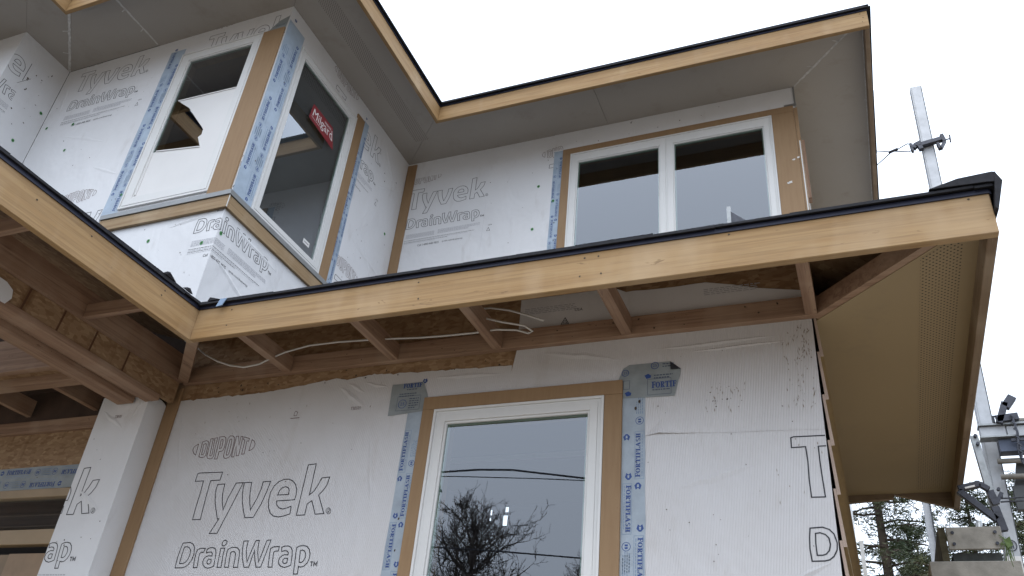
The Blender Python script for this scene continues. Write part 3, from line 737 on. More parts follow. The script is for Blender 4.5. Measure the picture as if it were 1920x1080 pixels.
def fbx(a0, a1, z0, z1): return lambda mb, fr: [mb.face([fr(*x, .0053) for x in q], 2) for q in (_rr(a0, a1, z0, z0 + .001), _rr(a0, a1, z1 - .001, z1), _rr(a0, a0 + .001, z0 + .001, z1 - .001), _rr(a1 - .001, a1, z0 + .001, z1 - .001))]
def flines(a0, a1, z, k, dz=.0065): 
    def g(mb, fr):
        rg = random.Random(int(a0 * 1e4))
        for i in range(k):
            x = a0
            while x < a1 - (i == k - 1) * .01:
                l = rg.uniform(.003, .008); mb.face([fr(*p, .0055) for p in _rr(x, min(x + l, a1), z - i * dz, z - i * dz + .0028)], 2); x += l + .0018
    return g
def fslab(word, a, z, length, h): return lambda mb, fr: slab(mb, lambda s, t, n: fr(s, t, n + .0035), word, a, z, length, h, 1)
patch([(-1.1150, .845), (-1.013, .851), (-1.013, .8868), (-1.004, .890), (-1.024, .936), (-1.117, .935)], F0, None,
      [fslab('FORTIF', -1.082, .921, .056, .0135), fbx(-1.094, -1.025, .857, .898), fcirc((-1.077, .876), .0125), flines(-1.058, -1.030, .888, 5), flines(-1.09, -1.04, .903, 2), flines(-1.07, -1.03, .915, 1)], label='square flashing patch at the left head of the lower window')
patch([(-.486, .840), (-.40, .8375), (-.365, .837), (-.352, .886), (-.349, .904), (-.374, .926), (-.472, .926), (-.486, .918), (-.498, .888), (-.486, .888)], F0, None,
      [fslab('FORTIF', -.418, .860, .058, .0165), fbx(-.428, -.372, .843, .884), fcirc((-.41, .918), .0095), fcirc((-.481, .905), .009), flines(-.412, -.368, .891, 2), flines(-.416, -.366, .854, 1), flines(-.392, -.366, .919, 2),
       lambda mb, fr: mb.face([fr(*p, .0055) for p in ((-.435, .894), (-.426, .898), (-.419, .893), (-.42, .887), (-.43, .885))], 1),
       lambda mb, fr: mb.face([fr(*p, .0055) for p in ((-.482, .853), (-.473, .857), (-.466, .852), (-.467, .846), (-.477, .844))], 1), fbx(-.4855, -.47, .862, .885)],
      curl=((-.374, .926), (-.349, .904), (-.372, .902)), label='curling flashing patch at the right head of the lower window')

# --- upper bay: front and side walls, lettering runs round the corner
WB = (-2.60, -2.18, 1.925, 2.775); WS = (1.98, 2.42, 1.92, 2.78)
mb = MB(); sheet(mb, FB, (-3.39, -2.05, 1.05, 2.93), [WB])
bw = mb.build('wall', WRAP, house, label='front of the upper bay in white wrap')
mb = MB(); cb = (-3.385, -2.051, 1.1, 2.929)
for k in (0, 1): print_block(mb, FB, -3.262 + .786 * k, 2.632, cb, 'OTDF', seed=6 + k)
for k in (-1, 0): print_block(mb, FB, -2.165 + .786 * k, 1.712, cb if k == 0 else (-3.385, -2.06, 1.1, 2.2), 'OTDF', seed=8 + k)
mb.cut(0, -2.62, -2.16, 1.90, 2.80)
caps(mb, FB, [(-3.167, 2.52), (-3.137, 2.353), (-3.345, 2.54), (-2.383, 1.713), (-2.108, 1.655), (-2.64, 1.99)])
specks(mb, FB, [(-3.35, -2.7, 1.9, 2.8, 20), (-2.5, -2.06, 1.5, 1.8, 12)], 15, size=(.001, .004))
mb.build('printed_lettering', PRINT, bw)
for c_ in CAPS: c_.build('cap_nail', [GREEN, DIRT], bw)
CAPS.clear()
mb = MB(); sheet(mb, SB, (1.848, 2.955, 1.05, 2.93), [WS])
sw = mb.build('wall', WRAP, house, label='right side of the upper bay in white wrap')
creases(FB, [(-3.36, 2.9, -3.30, 2.6, .012, .006), (-2.3, 1.76, -2.12, 1.79, .010, .006), (-2.5, 1.60, -2.38, 1.66, .010, .006), (-2.42, 1.70, -2.40, 1.60, .006, .006), (-3.2, 2.45, -2.9, 2.35, .012, .004), (-2.9, 2.2, -2.72, 2.12, .010, .004)], bw, WRAP, 3)
creases(SB, [(2.70, 2.88, 2.93, 2.62, .012, .007), (2.72, 2.6, 2.94, 2.72, .008, .005), (2.6, 2.2, 2.9, 2.15, .012, .005), (2.62, 2.35, 2.9, 2.0, .010, .005), (1.9, 1.77, 2.2, 1.74, .010, .005), (1.88, 1.60, 2.1, 1.52, .012, .006)], sw, WRAP, 4)
mb = MB(); cs = (1.849, 2.95, 1.1, 2.929)
wrapmap = lambda a, z, n: SB(a + 2.05 + 1.848, z, n)                # same running coordinate as the front
print_block(mb, SB, 2.262, 2.585, cs, 'OTDF', seed=10)
print_block(mb, wrapmap, -2.165, 1.712, (-2.0495, -1.0, 1.1, 2.2), 'OTDF', seed=8)
print_block(mb, SB, 2.575, 1.712, cs, 'OT', seed=12)
mb.cut(1, 1.96, 2.44, 1.88, 2.80)
caps(mb, SB, [(2.86, 2.40), (1.865, 1.70)])
specks(mb, SB, [(2.58, 2.94, 1.9, 2.85, 26)], 17, size=(.0012, .005))
mb.build('printed_lettering', PRINT, sw)
for c_ in CAPS: c_.build('cap_nail', [GREEN, DIRT], sw)
CAPS.clear()
wb = window('window', FB, (-2.618, -2.1625, 1.905, 2.797), [(-2.560, -2.215, 1.962, 2.742)], label='bay window facing the street, half covered with white film')
trims(FB, [(-2.162, -2.052, 1.879, 2.789)], wb, n1=.022)
mb = MB()
mb.face([FB(*p, -.001) for p in [(-2.53, 2.487), (-2.50, 2.463), (-2.45, 2.425), (-2.39, 2.352), (-2.335, 2.288), (-2.32, 2.268), (-2.318, 2.240), (-2.332, 2.228), (-2.300, 2.166), (-2.2155, 2.151), (-2.2155, 2.477)]])
mb.face([FB(*p, -.0005) for p in [(-2.559, 1.963), (-2.2155, 1.963), (-2.2155, 2.151), (-2.300, 2.166), (-2.540, 2.200), (-2.559, 2.195)]])
for p, q in (((-2.540, 2.200), (-2.300, 2.168)), ((-2.556, 2.196), (-2.556, 1.97)), ((-2.53, 2.487), (-2.2155, 2.477))): mb.bar(FB(*p, .001), FB(*q, .001), .005, .005, up=(0, 1, 0))
mb.build('protective_film', FILM, wb, label='white film on the glass with a jagged gap')
ws = window('window', SB, (1.965, 2.4365, 1.885, 2.797), [(2.006, 2.390, 1.926, 2.753)], label='bay window facing right with a red sticker')
trims(SB, [(2.437, 2.500, 1.879, 2.83)], ws)
# red sticker on the bay side glass
st = MB()
q = [(2.137, 2.612), (2.297, 2.610), (2.333, 2.505), (2.128, 2.526)]
fs = lambda x, y, n: SB(q[3][0] + (q[2][0] - q[3][0]) * x * (1 - y) + (q[0][0] - q[3][0]) * y * (1 - x) + (q[1][0] - q[3][0]) * x * y, q[3][1] + (q[2][1] - q[3][1]) * x * (1 - y) + (q[0][1] - q[3][1]) * y * (1 - x) + (q[1][1] - q[3][1]) * x * y, n)
st.face([fs(0, 0, -.003), fs(1, 0, -.003), fs(1, 1, -.003), fs(0, 1, -.003)], 0)
text(st, fs, 'Milgard', .08, .17, .88, .62, m=1, n=-.0022)
text(st, fs, 'WINDOWS', .58, .72, .33, .13, m=1, n=-.0021)
text(st, fs, 'windows & doors', .06, .20, .36, .07, m=1, n=-.0021)
st.build('brand_sticker', [RED, WHITE], ws, label='red sticker with white lettering')
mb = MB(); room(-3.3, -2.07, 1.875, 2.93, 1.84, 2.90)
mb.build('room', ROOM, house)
mb = MB(); fbox(mb, SB, 2.30, 2.345, 1.962, 1.985, -.003, -.002); 
fbox(mb, SB, 2.307, 2.338, 1.972, 1.975, -.0019, -.0015, 1); mb.build('paper_tag', [WHITE, INK], ws)
# sill: grey flashing over a wood apron, mitred round the corner
mb = MB()
o1, o2 = .012, .020
def Lrun(z0, z1, ou, zt=None):
    e = 2.50
    b = [(-2.68, 1.848), (-2.68, 1.848 - ou), (-2.05 + ou, 1.848 - ou), (-2.05 + ou, e), (-2.05, e), (-2.05, 1.848)]
    mb.slab(b, z0, z1)
Lrun(1.856, 1.8785, .019); Lrun(1.8745, 1.884, .013)
mb.build('sill_flashing', FLASH, house, bevel=.002)
mb = MB(); fbox(mb, FB, -2.68, -2.0365, 1.80, 1.8555, .0005, .030); mb.build('sill_apron', wood('board', 'x'), house, bevel=.003)
mb = MB(); fbox(mb, SB, 1.8485, 2.50, 1.80, 1.8555, .0005, .030); mb.build('sill_apron', wood('board', 'y'), house, bevel=.003)
mb = MB(); mb.box(-2.0363, -2.0345, 1.8345, 1.838, 1.80, 1.856); mb.build('corner_caulk', CAULK, house)
# bay tapes
tape('flashing_tape', house, lambda s, t, n: FB(-2.620 - t, 1.885 + s, n + .0006), .96, .088, 41, start=.02)
tape('flashing_tape', house, lambda s, t, n: SB(1.964 - t, 1.885 + s, n + .0008), .965, .112, 43, start=.04, dirty=3)
tape('flashing_tape', house, lambda s, t, n: SB(2.5455 - t, 1.885 + s, n + .0006), .96, .045, 45, start=.03)
patch([(-2.145, 2.80), (-2.053, 2.79), (-2.051, 2.868), (-2.10, 2.85)], FB, None, [flines(-2.11, -2.06, 2.82, 2)])

# --- left wing return
mb = MB(); sheet(mb, SL, (1.581, 1.846, 1.05, 2.93), [])
mb.face([(-3.39, 1.581, 1.05), (-4.6, 1.581, 1.05), (-4.6, 1.581, 2.93), (-3.39, 1.581, 2.93)])
lw_ = mb.build('wall', WRAP, house, label='return wall of the left wing in stapled white wrap')
mb = MB(); print_block(mb, SL, 1.327, 2.572, (1.583, 1.672, 1.2, 2.92), 'OTDF', seed=14)
stroke(mb, SL, [(1.655, 2.665), (1.70, 2.735)], .0016, (1, 2, 2, 3), 0, closed=False)
specks(mb, SL, [(1.68, 1.78, 2.45, 2.86, 16)], 19, size=(.002, .008))
caps(mb, SL, [(1.76, 2.40), (1.815, 2.62)])
mb.build('printed_lettering', PRINT, lw_)
for c_ in CAPS: c_.build('cap_nail', [GREEN, DIRT], lw_)
CAPS.clear()

# --- upper main wall
WD = (-1.10, -.175, 1.97, 2.755)
mb = MB(); sheet(mb, FU, (-2.05, -.055, 1.2, 2.93), [WD])
uw = mb.build('wall', WRAP, house, label='upper main wall in white wrap beside the double window')
mb = MB(); print_block(mb, FU, -1.992, 2.487, (-2.0, -1.21, 1.3, 2.82), 'OTDF', seed=16)
print_block(mb, FU, -1.209, 2.487, (-1.3, -1.205, 1.3, 2.82), 'OT', seed=17)
caps(mb, FU, [(-1.275, 2.611), (-1.288, 2.353), (-1.193, 2.504)])
specks(mb, FU, [(-1.55, -1.21, 2.25, 2.8, 9)], 23, size=(.001, .004))
blot(mb, FU, -1.553, -1.5525, 2.28, 2.58, (-9, 9, 0, 9), 2)
mb.build('printed_lettering', PRINT, uw)
for c_ in CAPS: c_.build('cap_nail', [GREEN, DIRT], uw)
CAPS.clear()
mb = MB(); fbox(mb, FU, -2.049, -1.995, 1.3, 2.915, .0005, .018); mb.build('corner_trim', TRIM, house, bevel=.002)
wd = window('window', FU, (-1.116, -.159, 1.95, 2.777), [(-1.074, -.678, 1.99, 2.718), (-.604, -.203, 1.99, 2.718)], label='wide double window of the upper main wall')
trims(FU, [(-1.157, -1.1165, 1.9, 2.7775), (-.1585, -.0625, 1.9, 2.7775), (-1.157, -.0625, 2.778, 2.8135)], wd)
tape('flashing_tape', house, lambda s, t, n: FU(-1.158 - t, 1.9 + s, n + .0006), .93, .047, 47, start=.03)
mb = MB(); fbox(mb, FU, -1.21, -.057, 2.816, 2.929, .0008, .006)
fz = mb.build('frieze_wrap', WRAP, house, label='strip of grey wrap over the double window')
mb = MB(); specks(mb, front(2.955 - .006 / U), [(-1.15, -.1, 2.83, 2.92, 9)], 29, size=(.002, .005))
print_block(mb, front(2.955 - .006 / U), -1.209, 2.487, (-1.3, -1.158, 2.82, 2.925), 'O', seed=18)
mb.build('stains', PRINT, fz)
mb = MB(); fbox(mb, FU, -.10, -.047, 2.8115, 2.8155, .007, .035); fbox(mb, FU, -.0565, -.049, 2.817, 2.925, .007, .016)
mb.build('head_flashing', FLASH, house)
mb = MB(); mb.box(-.0620, -.0465, 2.951, 2.968, 1.3, 2.800); ct = mb.build('corner_trim', TRIM, house, bevel=.0015)
mb = MB(); fbox(mb, FU, -.0545, -.0495, 2.2, 2.60, .009, .012); mb.build('caulk_bead', CAULK, ct)
mb = MB()
rg = random.Random(5)
for (a, z, r) in ((-.085, 2.495, .007), (-.066, 2.505, .008), (-.11, 2.375, .011), (-.118, 2.372, .008)):
    mb = MB(); mb.face([FU(a + r * math.cos(t) * rg.uniform(.5, 1.2), z + r * .7 * math.sin(t) * rg.uniform(.5, 1.2), .0195) for t in [i * .7 for i in range(9)]])
    mb.build('paint_smear', CAULK, ct)
mb = MB(); mb.box(-.0465, -.033, 2.99, 3.03, 2.31, 2.635); mb.build('shim_board', wood('lumber', 'z'), house, label='rough offcut standing proud of the upper right corner')
mb = MB(); mb.face([(-.052, 2.955, 1.2), (-.052, 4.6, 1.2), (-.052, 4.6, 2.93), (-.052, 2.955, 2.93)]); mb.build('wall', WRAP, house, label='right side wall of the upper storey')
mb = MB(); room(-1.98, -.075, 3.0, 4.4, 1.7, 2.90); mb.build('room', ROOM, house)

KU, KL = .974, .95                            # eave lines drawn in towards the street and down
def ku(*a): return tuple(v * KU for v in a)
def kl(*a): return tuple(v * KL for v in a)
EX, EY, BY, LX, LY, RX = ku(-1.745, 2.686, 1.545, -3.10, 1.29, .283)
# --- upper soffit panels, mitred, with open or caulked joints
Z2 = 2.93
def soffit(name, poly, z, label=None, mat=SOFFIT):
    cx = sum(p[0] for p in poly) / len(poly); cy = sum(p[1] for p in poly) / len(poly)
    mb = MB(); mb.slab([(x + (cx - x) * .0016, y + (cy - y) * .0016) for x, y in poly], z, z + .008)
    return mb.build(name, mat, house, label=label)
t_ = .012                                     # panels run into the fascia
soffit('soffit', [(-2.05, 1.848), (EX - t_, BY + t_), (EX - t_, EY + t_), (-2.05, 2.955)], Z2)
soffit('soffit', [(-2.05, 2.955), (EX - t_, EY + t_), (-.93, EY + t_), (-.93, 2.955)], Z2)
soffit('soffit', [(-.93, 2.955), (-.93, EY + t_), (RX - t_, EY + t_), (-.052, 2.955)], Z2)
soffit('soffit', [(-.052, 2.955), (RX - t_, EY + t_), (RX - t_, 4.9), (-.052, 4.9)], Z2)
soffit('soffit', [(-3.39, 1.846), (LX - t_, BY + t_), (-2.815, BY + t_), (-2.815, 1.846)], Z2)
soffit('soffit', [(-2.815, 1.848), (-2.815, BY + t_), (EX - t_, BY + t_), (-2.05, 1.848)], Z2)
soffit('soffit', [(-3.39, 1.581), (LX - t_, LY + t_), (LX - t_, BY + t_), (-3.39, 1.846)], Z2)
soffit('soffit', [(-3.39, 1.581), (-4.6, 1.581), (-4.6, LY + t_), (LX - t_, LY + t_)], Z2)
def caulk(p, q, z, wd=.006, seed=1):
    rg = random.Random(seed); mb = MB(); p, q = Vector(p), Vector(q); d = (q - p); L = d.length; d.normalize(); h = Vector((-d.y, d.x))
    N = 26; wl = [wd * rg.uniform(.35, .75) for _ in range(N + 1)]; wr = [wd * rg.uniform(.35, .75) for _ in range(N + 1)]
    for i in range(N):
        a, b = p + d * L * i / N, p + d * L * (i + 1) / N
        mb.face([(*(a - h * wl[i]), z), (*(a + h * wr[i]), z), (*(b + h * wr[i + 1]), z), (*(b - h * wl[i + 1]), z)])
    for t in (.3, .68):
        a = p + d * L * t; b = a + h * wd * 3 + d * wd * rg.uniform(.5, 2); k = d * wd * .3
        mb.face([(*(a - k), z), (*(b - k), z), (*(b + k), z), (*(a + k), z)])
    return mb.build('caulk_bead', CAULKG, house)
CAULKG = simple('smeared_caulk', (.80, .78, .74), .6, 0, .15, 30)
caulk((-3.09, 1.557), (-3.386, 1.843), Z2 - .0012, .010, 3)
caulk((-2.815, 1.53), (-2.815, 1.838), Z2 - .0012, .0085, 5)
CAULKG = simple('grey_caulk', (.70, .68, .65), .6, 0, .2, 30)
caulk((RX - .03, EY + .03), (-.048, 2.951), Z2 - .0012, .009, 7)
caulk((.2545, 2.66), (.2545, 4.2), Z2 - .0012, .0035, 9)
for (x0, x1, y0, y1) in ((-1.93, -1.85, 1.85, 2.80),):
    mb = MB(); mb.face([(x0, y0, Z2 - .0008), (x1, y0, Z2 - .0008), (x1, y1, Z2 - .0008), (x0, y1, Z2 - .0008)]); mb.build('vent_strip', VENT, house)

# --- fascia boards
def fascia(box, ax, label=None, nails=()):
    mb = MB(); mb.box(*box)
    o = mb.build('fascia_board', wood('fascia', ax), house, bevel=.003, label=label)
    if nails:
        rg = random.Random(int(abs(box[0]) * 1000) + 3)
        for (a, z) in nails:
            nb = MB()
            if ax == 'x': nb.disc((a, box[2] - .0006, z), (1, 0, 0), (0, 0, 1), .0023, 7, jit=.5, rng=rg)
            else: nb.disc((box[1] + .0006, a, z), (0, 1, 0), (0, 0, 1), .0023, 7, jit=.5, rng=rg)
            nb.build('nail_head', DIRT, o)
    return o
rg = random.Random(77)
ZF = .100
nl = [(x + rg.uniform(-.01, .01), 1.0 + z) for x in (-1.50, -.93, -.515, -.48, -.20, .26) for z in ((.078, .03) if rg.random() > .5 else (.085,))]
def fx(x0, x1, y, k, zb, *r, **kw):            # board facing the street; y is its front face
    fascia((x0, x1, y, y + .018, zb * k, (zb + ZF) * k), 'x', *r, **kw)
nk = [(a * KL, z * KL) for a, z in nl]
fx(*kl(-1.62, .303, 1.488), KL, 1.0, 'long lower front fascia board', nk)
fascia((kl(-1.62)[0] - .018, kl(-1.62)[0], .62, kl(1.488)[0] + .018, KL, 1.1 * KL), 'y', 'lower porch fascia running to the street', [(1.29, 1.022), (1.285, 1.006), (.90, 1.01), (1.05, 1.02)])
fx(*ku(-1.745, .283, 2.686), KU, Z2, 'upper front fascia', [(a * KU, z * KU) for a, z in [(-1.2, 3.012), (-.75, 3.01), (-.3, 3.015), (.255, 3.01), (.26, 2.96), (.265, 2.985)]])
fascia((EX - .018, EX, BY, EY + .018, Z2 * KU, (Z2 + ZF) * KU), 'y', 'upper bay side fascia')
fx(LX, EX - .018, BY, KU, Z2, 'upper bay front fascia')
fascia((LX - .018, LX, LY, BY + .018, Z2 * KU, (Z2 + ZF) * KU), 'y')
fx(-4.6, LX - .018, LY, KU, Z2)
for (x, y0, y1, k, zb, nm) in ((kl(.303)[0], kl(1.488)[0] + .0182, 2.95, KL, 1.0, 'lower right side fascia'), (RX, EY + .0182, 4.9, KU, Z2, 'upper right side fascia')):
    mb = MB(); mb.box(x - .018, x, y0, y1, zb * k, (zb + ZF) * k); mb.build('fascia_board', wood('edge', 'y'), house, bevel=.003, label=nm)
# --- roofs: slabs, drip edges, shingle edges
def hip(name, x0, x1, y0, y1, z, s, t=.012, label=None):
    wx, wy = (x1 - x0) / 2, (y1 - y0) / 2; k = min(wx, wy)
    if wx >= wy: r = [(x0 + k, (y0 + y1) / 2), (x1 - k, (y0 + y1) / 2)]
    else: r = [((x0 + x1) / 2, y0 + k), ((x0 + x1) / 2, y1 - k)]
    zr = z + t + s * k
    c = [(x0, y0), (x1, y0), (x1, y1), (x0, y1)]
    mb = MB()
    i = 0
    mb.v += [(x, y, z) for x, y in c] + [(x, y, z + t) for x, y in c] + [(*p, zr) for p in r]
    fs_ = [(3, 2, 1, 0), (0, 1, 5, 4), (1, 2, 6, 5), (2, 3, 7, 6), (3, 0, 4, 7)]
    fs_ += [(4, 5, 9, 8), (5, 6, 9), (6, 7, 8, 9), (7, 4, 8)] if wx >= wy else [(4, 5, 8), (5, 6, 9, 8), (6, 7, 9), (7, 4, 8, 9)]
    for f in fs_: mb.f.append(f); mb.m.append(0)
    return mb.build(name, SHING, house, label=label)
r1 = hip('roof', -3.9, RX + .01, EY - .01, 4.92, (Z2 + ZF) * KU + .007, .33, label='main upper hip roof')
r2 = hip('roof', -3.6, EX + .01, BY - .01, 4.4, (Z2 + ZF) * KU + .0065, .33, label='roof of the upper bay')
r3 = hip('roof', -4.75, LX + .01, LY - .01, 4.3, (Z2 + ZF) * KU + .006, .33, label='roof of the left wing')
def shingle_edge(p, q, z, par, outn, seed, ov=.016, tall=.0):
    """starter course and tabs that overhang the drip edge along p -> q"""
    rg = random.Random(seed); p, q, o = Vector((*p, 0)), Vector((*q, 0)), Vector((*outn, 0))
    d = q - p; L = d.length; d.normalize()
    mb = MB()
    a, b = p + o * .0035, q + o * .0035
    mb.hexa([(*(a)[:2], z - .010), (*(b)[:2], z - .010), (*(b - o * .008)[:2], z - .010), (*(a - o * .008)[:2], z - .010)],
            [(*(a)[:2], z), (*(b)[:2], z), (*(b - o * .008)[:2], z), (*(a - o * .008)[:2], z)], 1)
    for lay in (0, 1):
        x = -.01 if lay == 0 else -.01 - rg.uniform(0, .1)
        while x < L:
            l = .145 * rg.uniform(.75, 1.25) if lay else .42 * rg.uniform(.8, 1.2)
            x1 = min(x + l, L + .008); xs = max(x, -.01)
            if x1 - xs > .01:
                e0, e1 = ov * rg.uniform(.8, 1.1) - lay * .006, ov * rg.uniform(.8, 1.1) - lay * .006
                zz = z + lay * (.0055 + rg.uniform(0, .0015)); t = .0052; dr = rg.uniform(-.0015, .0008)
                a0, a1 = p + d * xs + o * e0, p + d * (x1 - .0015) + o * e1
                i0, i1 = (min(.1, max(v, 0) + .006) for v in (xs, x1))
                b0, b1 = p + d * xs - o * i0, p + d * (x1 - .0015) - o * i1
                s = .33
                mb.hexa([(a0.x, a0.y, zz + dr), (a1.x, a1.y, zz + dr + rg.uniform(-.001, .001)), (b1.x, b1.y, zz + i1 * s), (b0.x, b0.y, zz + i0 * s)],
                        [(a0.x, a0.y, zz + dr + t), (a1.x, a1.y, zz + dr + t), (b1.x, b1.y, zz + i1 * s + t), (b0.x, b0.y, zz + i0 * s + t)], 0)
            x += l
    return mb.build('shingle_edge', [SHING, DRIP], par)
ZS = (Z2 + ZF) * KU + .0015
shingle_edge((EX, EY), (RX, EY), ZS, r1, (0, -1), 1)
shingle_edge((RX, EY), (RX, 4.9), ZS, r1, (1, 0), 2)
shingle_edge((EX, BY), (EX, EY), ZS, r2, (1, 0), 3)
shingle_edge((LX, BY), (EX, BY), ZS, r2, (0, -1), 4)
shingle_edge((LX, LY), (LX, BY), ZS, r3, (1, 0), 5)
# lower roof: front slope with right hip, porch slope on the left; each a thin deck with shingles
sl_, ZL = .33, (1.0 + ZF) * KL + .0015
mb = MB()
xe, ye, yb, xl = kl(.303)[0] - .006, kl(1.488)[0] + .006, 2.953, kl(-1.62)[0] - .006
def deck(poly, zf, m=0, t=.014):
    b = [(x, y, zf(x, y)) for x, y in poly]; i = len(mb.m)
    mb.hexa(b, [(x, y, z + t) for x, y, z in b], m)
    mb.m[i] = 1
zfr = lambda x, y: ZL + sl_ * (y - ye); zrt = lambda x, y: ZL + sl_ * (xe - x); zlf = lambda x, y: ZL + sl_ * (xl - x)
deck([(xl, ye), (xe, ye), (xe - (yb - ye), yb), (-2.049, yb), (-2.049, ye + 2.049 + xl)], zfr)
deck([(xe, ye), (xe, yb), (xe - (yb - ye), yb)], zrt)
r4 = mb.build('roof', [SHING, OSB], house, label='lower skirt roof over the front wall')
mb = MB()
deck([(xl, .63), (xl, ye), (-2.049, ye + 2.049 + xl), (-2.049, 1.846), (-5.4, 1.846), (-5.4, .63)], zlf)
r5 = mb.build('roof', [SHING, OSB], house, label='porch roof on the left')
mb = MB(); mb.box(-5.4, -1.545, .60, .618, .95, 1.08); mb.box(-5.4, -2.0, .60, .618, 1.0801, 1.25); mb.build('fascia_board', wood('fascia', 'x'), house, label='added unseen porch fascia facing the street, outside the left edge')  # out of view, added to keep sky out of the transom reflection
shingle_edge(kl(-1.62, 1.488), kl(.303, 1.488), ZL, r4, (0, -1), 6, .012)
shingle_edge((kl(-1.62)[0], .62), kl(-1.62, 1.488), ZL, r5, (1, 0), 7, .011)
shingle_edge(kl(.303, 1.488), (kl(.303)[0], 2.95), ZL, r4, (1, 0), 8, .016)
mb = MB()                                                    # hip caps at the outer corners
def hipcaps(x, y, z, dx, dy, n):
    for k in range(n):
        a = .075 * k + .034; L = .11
        for s in (1, -1):
            c0, c1 = Vector((x + dx * a, y + dy * a, z + sl_ * a * .98 + .015)), Vector((x + dx * (a + L), y + dy * (a + L), z + sl_ * (a + L) + .010))
            h = Vector((-dy, dx, 0)).normalized() * s * .046 + Vector((0, 0, -.012))
            mb.hexa([c0, c0 + h, c1 + h, c1], [p + Vector((0, 0, .006)) for p in (c0, c0 + h, c1 + h, c1)])
hipcaps(*kl(.303, 1.488), ZL + .004, -1, 1, 10)
mb.hexa([(.19, 1.398, 1.056), (.288, 1.396, 1.052), (.300, 1.396, 1.050), (.3035, 1.396, 1.0715), (.297, 1.396, 1.0735), (.24, 1.397, 1.0700)],
        [(.19, 1.44, 1.064), (.27, 1.44, 1.068), (.29, 1.44, 1.066), (.29, 1.44, 1.075), (.285, 1.44, 1.077), (.24, 1.44, 1.074)])
mb.hexa([(.2885, 1.395, .992), (.2925, 1.395, .986), (.3105, 1.395, 1.049), (.3016, 1.395, 1.0725)], [(.2895, 1.60, 1.030), (.2925, 1.60, 1.026), (.3035, 1.60, 1.055), (.299, 1.60, 1.064)])
mb.build('hip_cap', SHING, r4)
mb = MB(); hipcaps(RX, EY, ZS + .002, -1, 1, 8); mb.build('hip_cap', SHING, r1)
mb = MB(); hipcaps(EX, BY, ZS + .002, -1, 1, 5); mb.build('hip_cap', SHING, r2)
# torn underlay scraps at the inner valley
mb = MB()
sx, sy, sz = kl(-1.62)[0], kl(1.488)[0], 1.1 * KL + .010
for a, b, c in (((sx + .006, 1.30, sz), (sx + .008, 1.26, sz), (sx + .012, 1.268, sz + .009)), ((sx + .03, sy - .011, sz), (sx + .07, sy - .012, sz), (sx + .036, sy - .012, sz + .010)), ((sx + .009, 1.36, sz), (sx + .01, 1.33, sz), (sx + .010, 1.345, sz + .010))):
    mb = MB(); mb.hexa([a, b, c], [tuple(Vector(p) + Vector((.004, .006, 0))) for p in (a, b, c)])
    mb.build('underlay_scrap', SHING, r5)

# --- open eave framing over the lower front wall
def lookout(box, ax):
    mb = MB(); mb.box(*box); return mb.build('lookout', wood('lumber', ax), house, bevel=.0015)
for x in (-1.462, -1.117, -.815, -.475, -.052): lookout((x - .013, x + .013, kl(1.488)[0] + .0185, 1.7165, 1.0005, 1.045), 'y')
mb = MB(); mb.bar((kl(-1.62)[0] - .02, kl(1.488)[0] + .026, 1.022), (-1.833, 1.712, 1.022), .030, .043); mb.build('lookout', wood('lumber', 'y'), house, label='diagonal valley lookout at the inner corner')
mb = MB(); mb.bar((-.045, 1.735, 1.022), (.245, 1.445, 1.022), .018, .043); mb.build('lookout', wood('lumber', 'x'), house, label='diagonal hip lookout at the right corner')
mb = MB(); mb.box(-1.84, -.04, 1.717, 1.7347, .9995, 1.050)
specks(mb, front(1.7168), [(-1.7, -.1, 1.01, 1.045, 26)], 51, 1, (.0012, .0045))
mb.build('ledger', [wood('lumber', 'x'), DIRT], house, bevel=.0015, label='ledger along the lower front wall')
# porch side framing
mb = MB(); mb.box(-1.848, -1.831, .65, 1.71, 1.0, 1.078); mb.build('ledger', wood('lumber', 'y'), house, label='ledger along the porch beam')
for y in (.967, 1.325): lookout((-1.8305, kl(-1.62)[0] - .0185, y - .008, y + .008, 1.0005, 1.04), 'x')

mb = MB(); mb.box(-1.862, -1.846, .65, 1.712, .9355, .9995)
for y in (1.16, 1.27, 1.38, 1.50): mb.face([(-1.8455, y, .937), (-1.8455, y + .006, .937), (-1.8455, y + .010, .998), (-1.8455, y + .004, .998)], 1)
mb.build('beam_sheathing', [OSB, simple('brown_mark', (.13, .06, .03), .8)], house)
mb = MB(); mb.box(-1.893, -1.842, .65, 1.656, .917, .935); bm_ = mb.build('porch_beam', wood('lumber', 'y'), house, bevel=.002)
mb = MB(); mb.box(-2.00, -1.938, .65, 1.656, .917, .935); mb.build('porch_beam', wood('lumber', 'y'), house, bevel=.002)
mb = MB(); mb.box(-1.94, -1.89, .65, 1.656, .9352, .955); mb.box(-2.0, -1.89, .65, 1.656, .955, 1.06); mb.build('beam_core', wood('lumber', 'y'), house)
mb = MB()
mb.box(-5.4, -2.0, 1.455, 1.475, .95, 1.06); mb.build('joist', wood('lumber', 'x'), house)
mb = MB(); mb.box(-5.4, -2.0, 1.4755, 1.525, .968, 1.06); mb.build('joist_web', OSB, house)
mb = MB(); mb.box(-5.4, -2.0, 1.5255, 1.565, .945, 1.06); mb.build('joist', wood('lumber', 'x'), house)
for x in (-2.17, -2.46, -2.75): 
    mb = MB(); mb.box(x - .009, x + .009, 1.566, 1.73, .945, 1.0); mb.build('joist', wood('lumber', 'y'), house)
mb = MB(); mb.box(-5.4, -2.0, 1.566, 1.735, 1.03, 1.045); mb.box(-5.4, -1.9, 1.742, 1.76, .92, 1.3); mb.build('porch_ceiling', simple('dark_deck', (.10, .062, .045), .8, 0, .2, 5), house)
for y in (.67, .82, 1.08):
    mb = MB(); mb.box(-5.4, -2.0, y, y + .018, .955, 1.06); mb.build('joist', wood('lumber', 'x'), house)
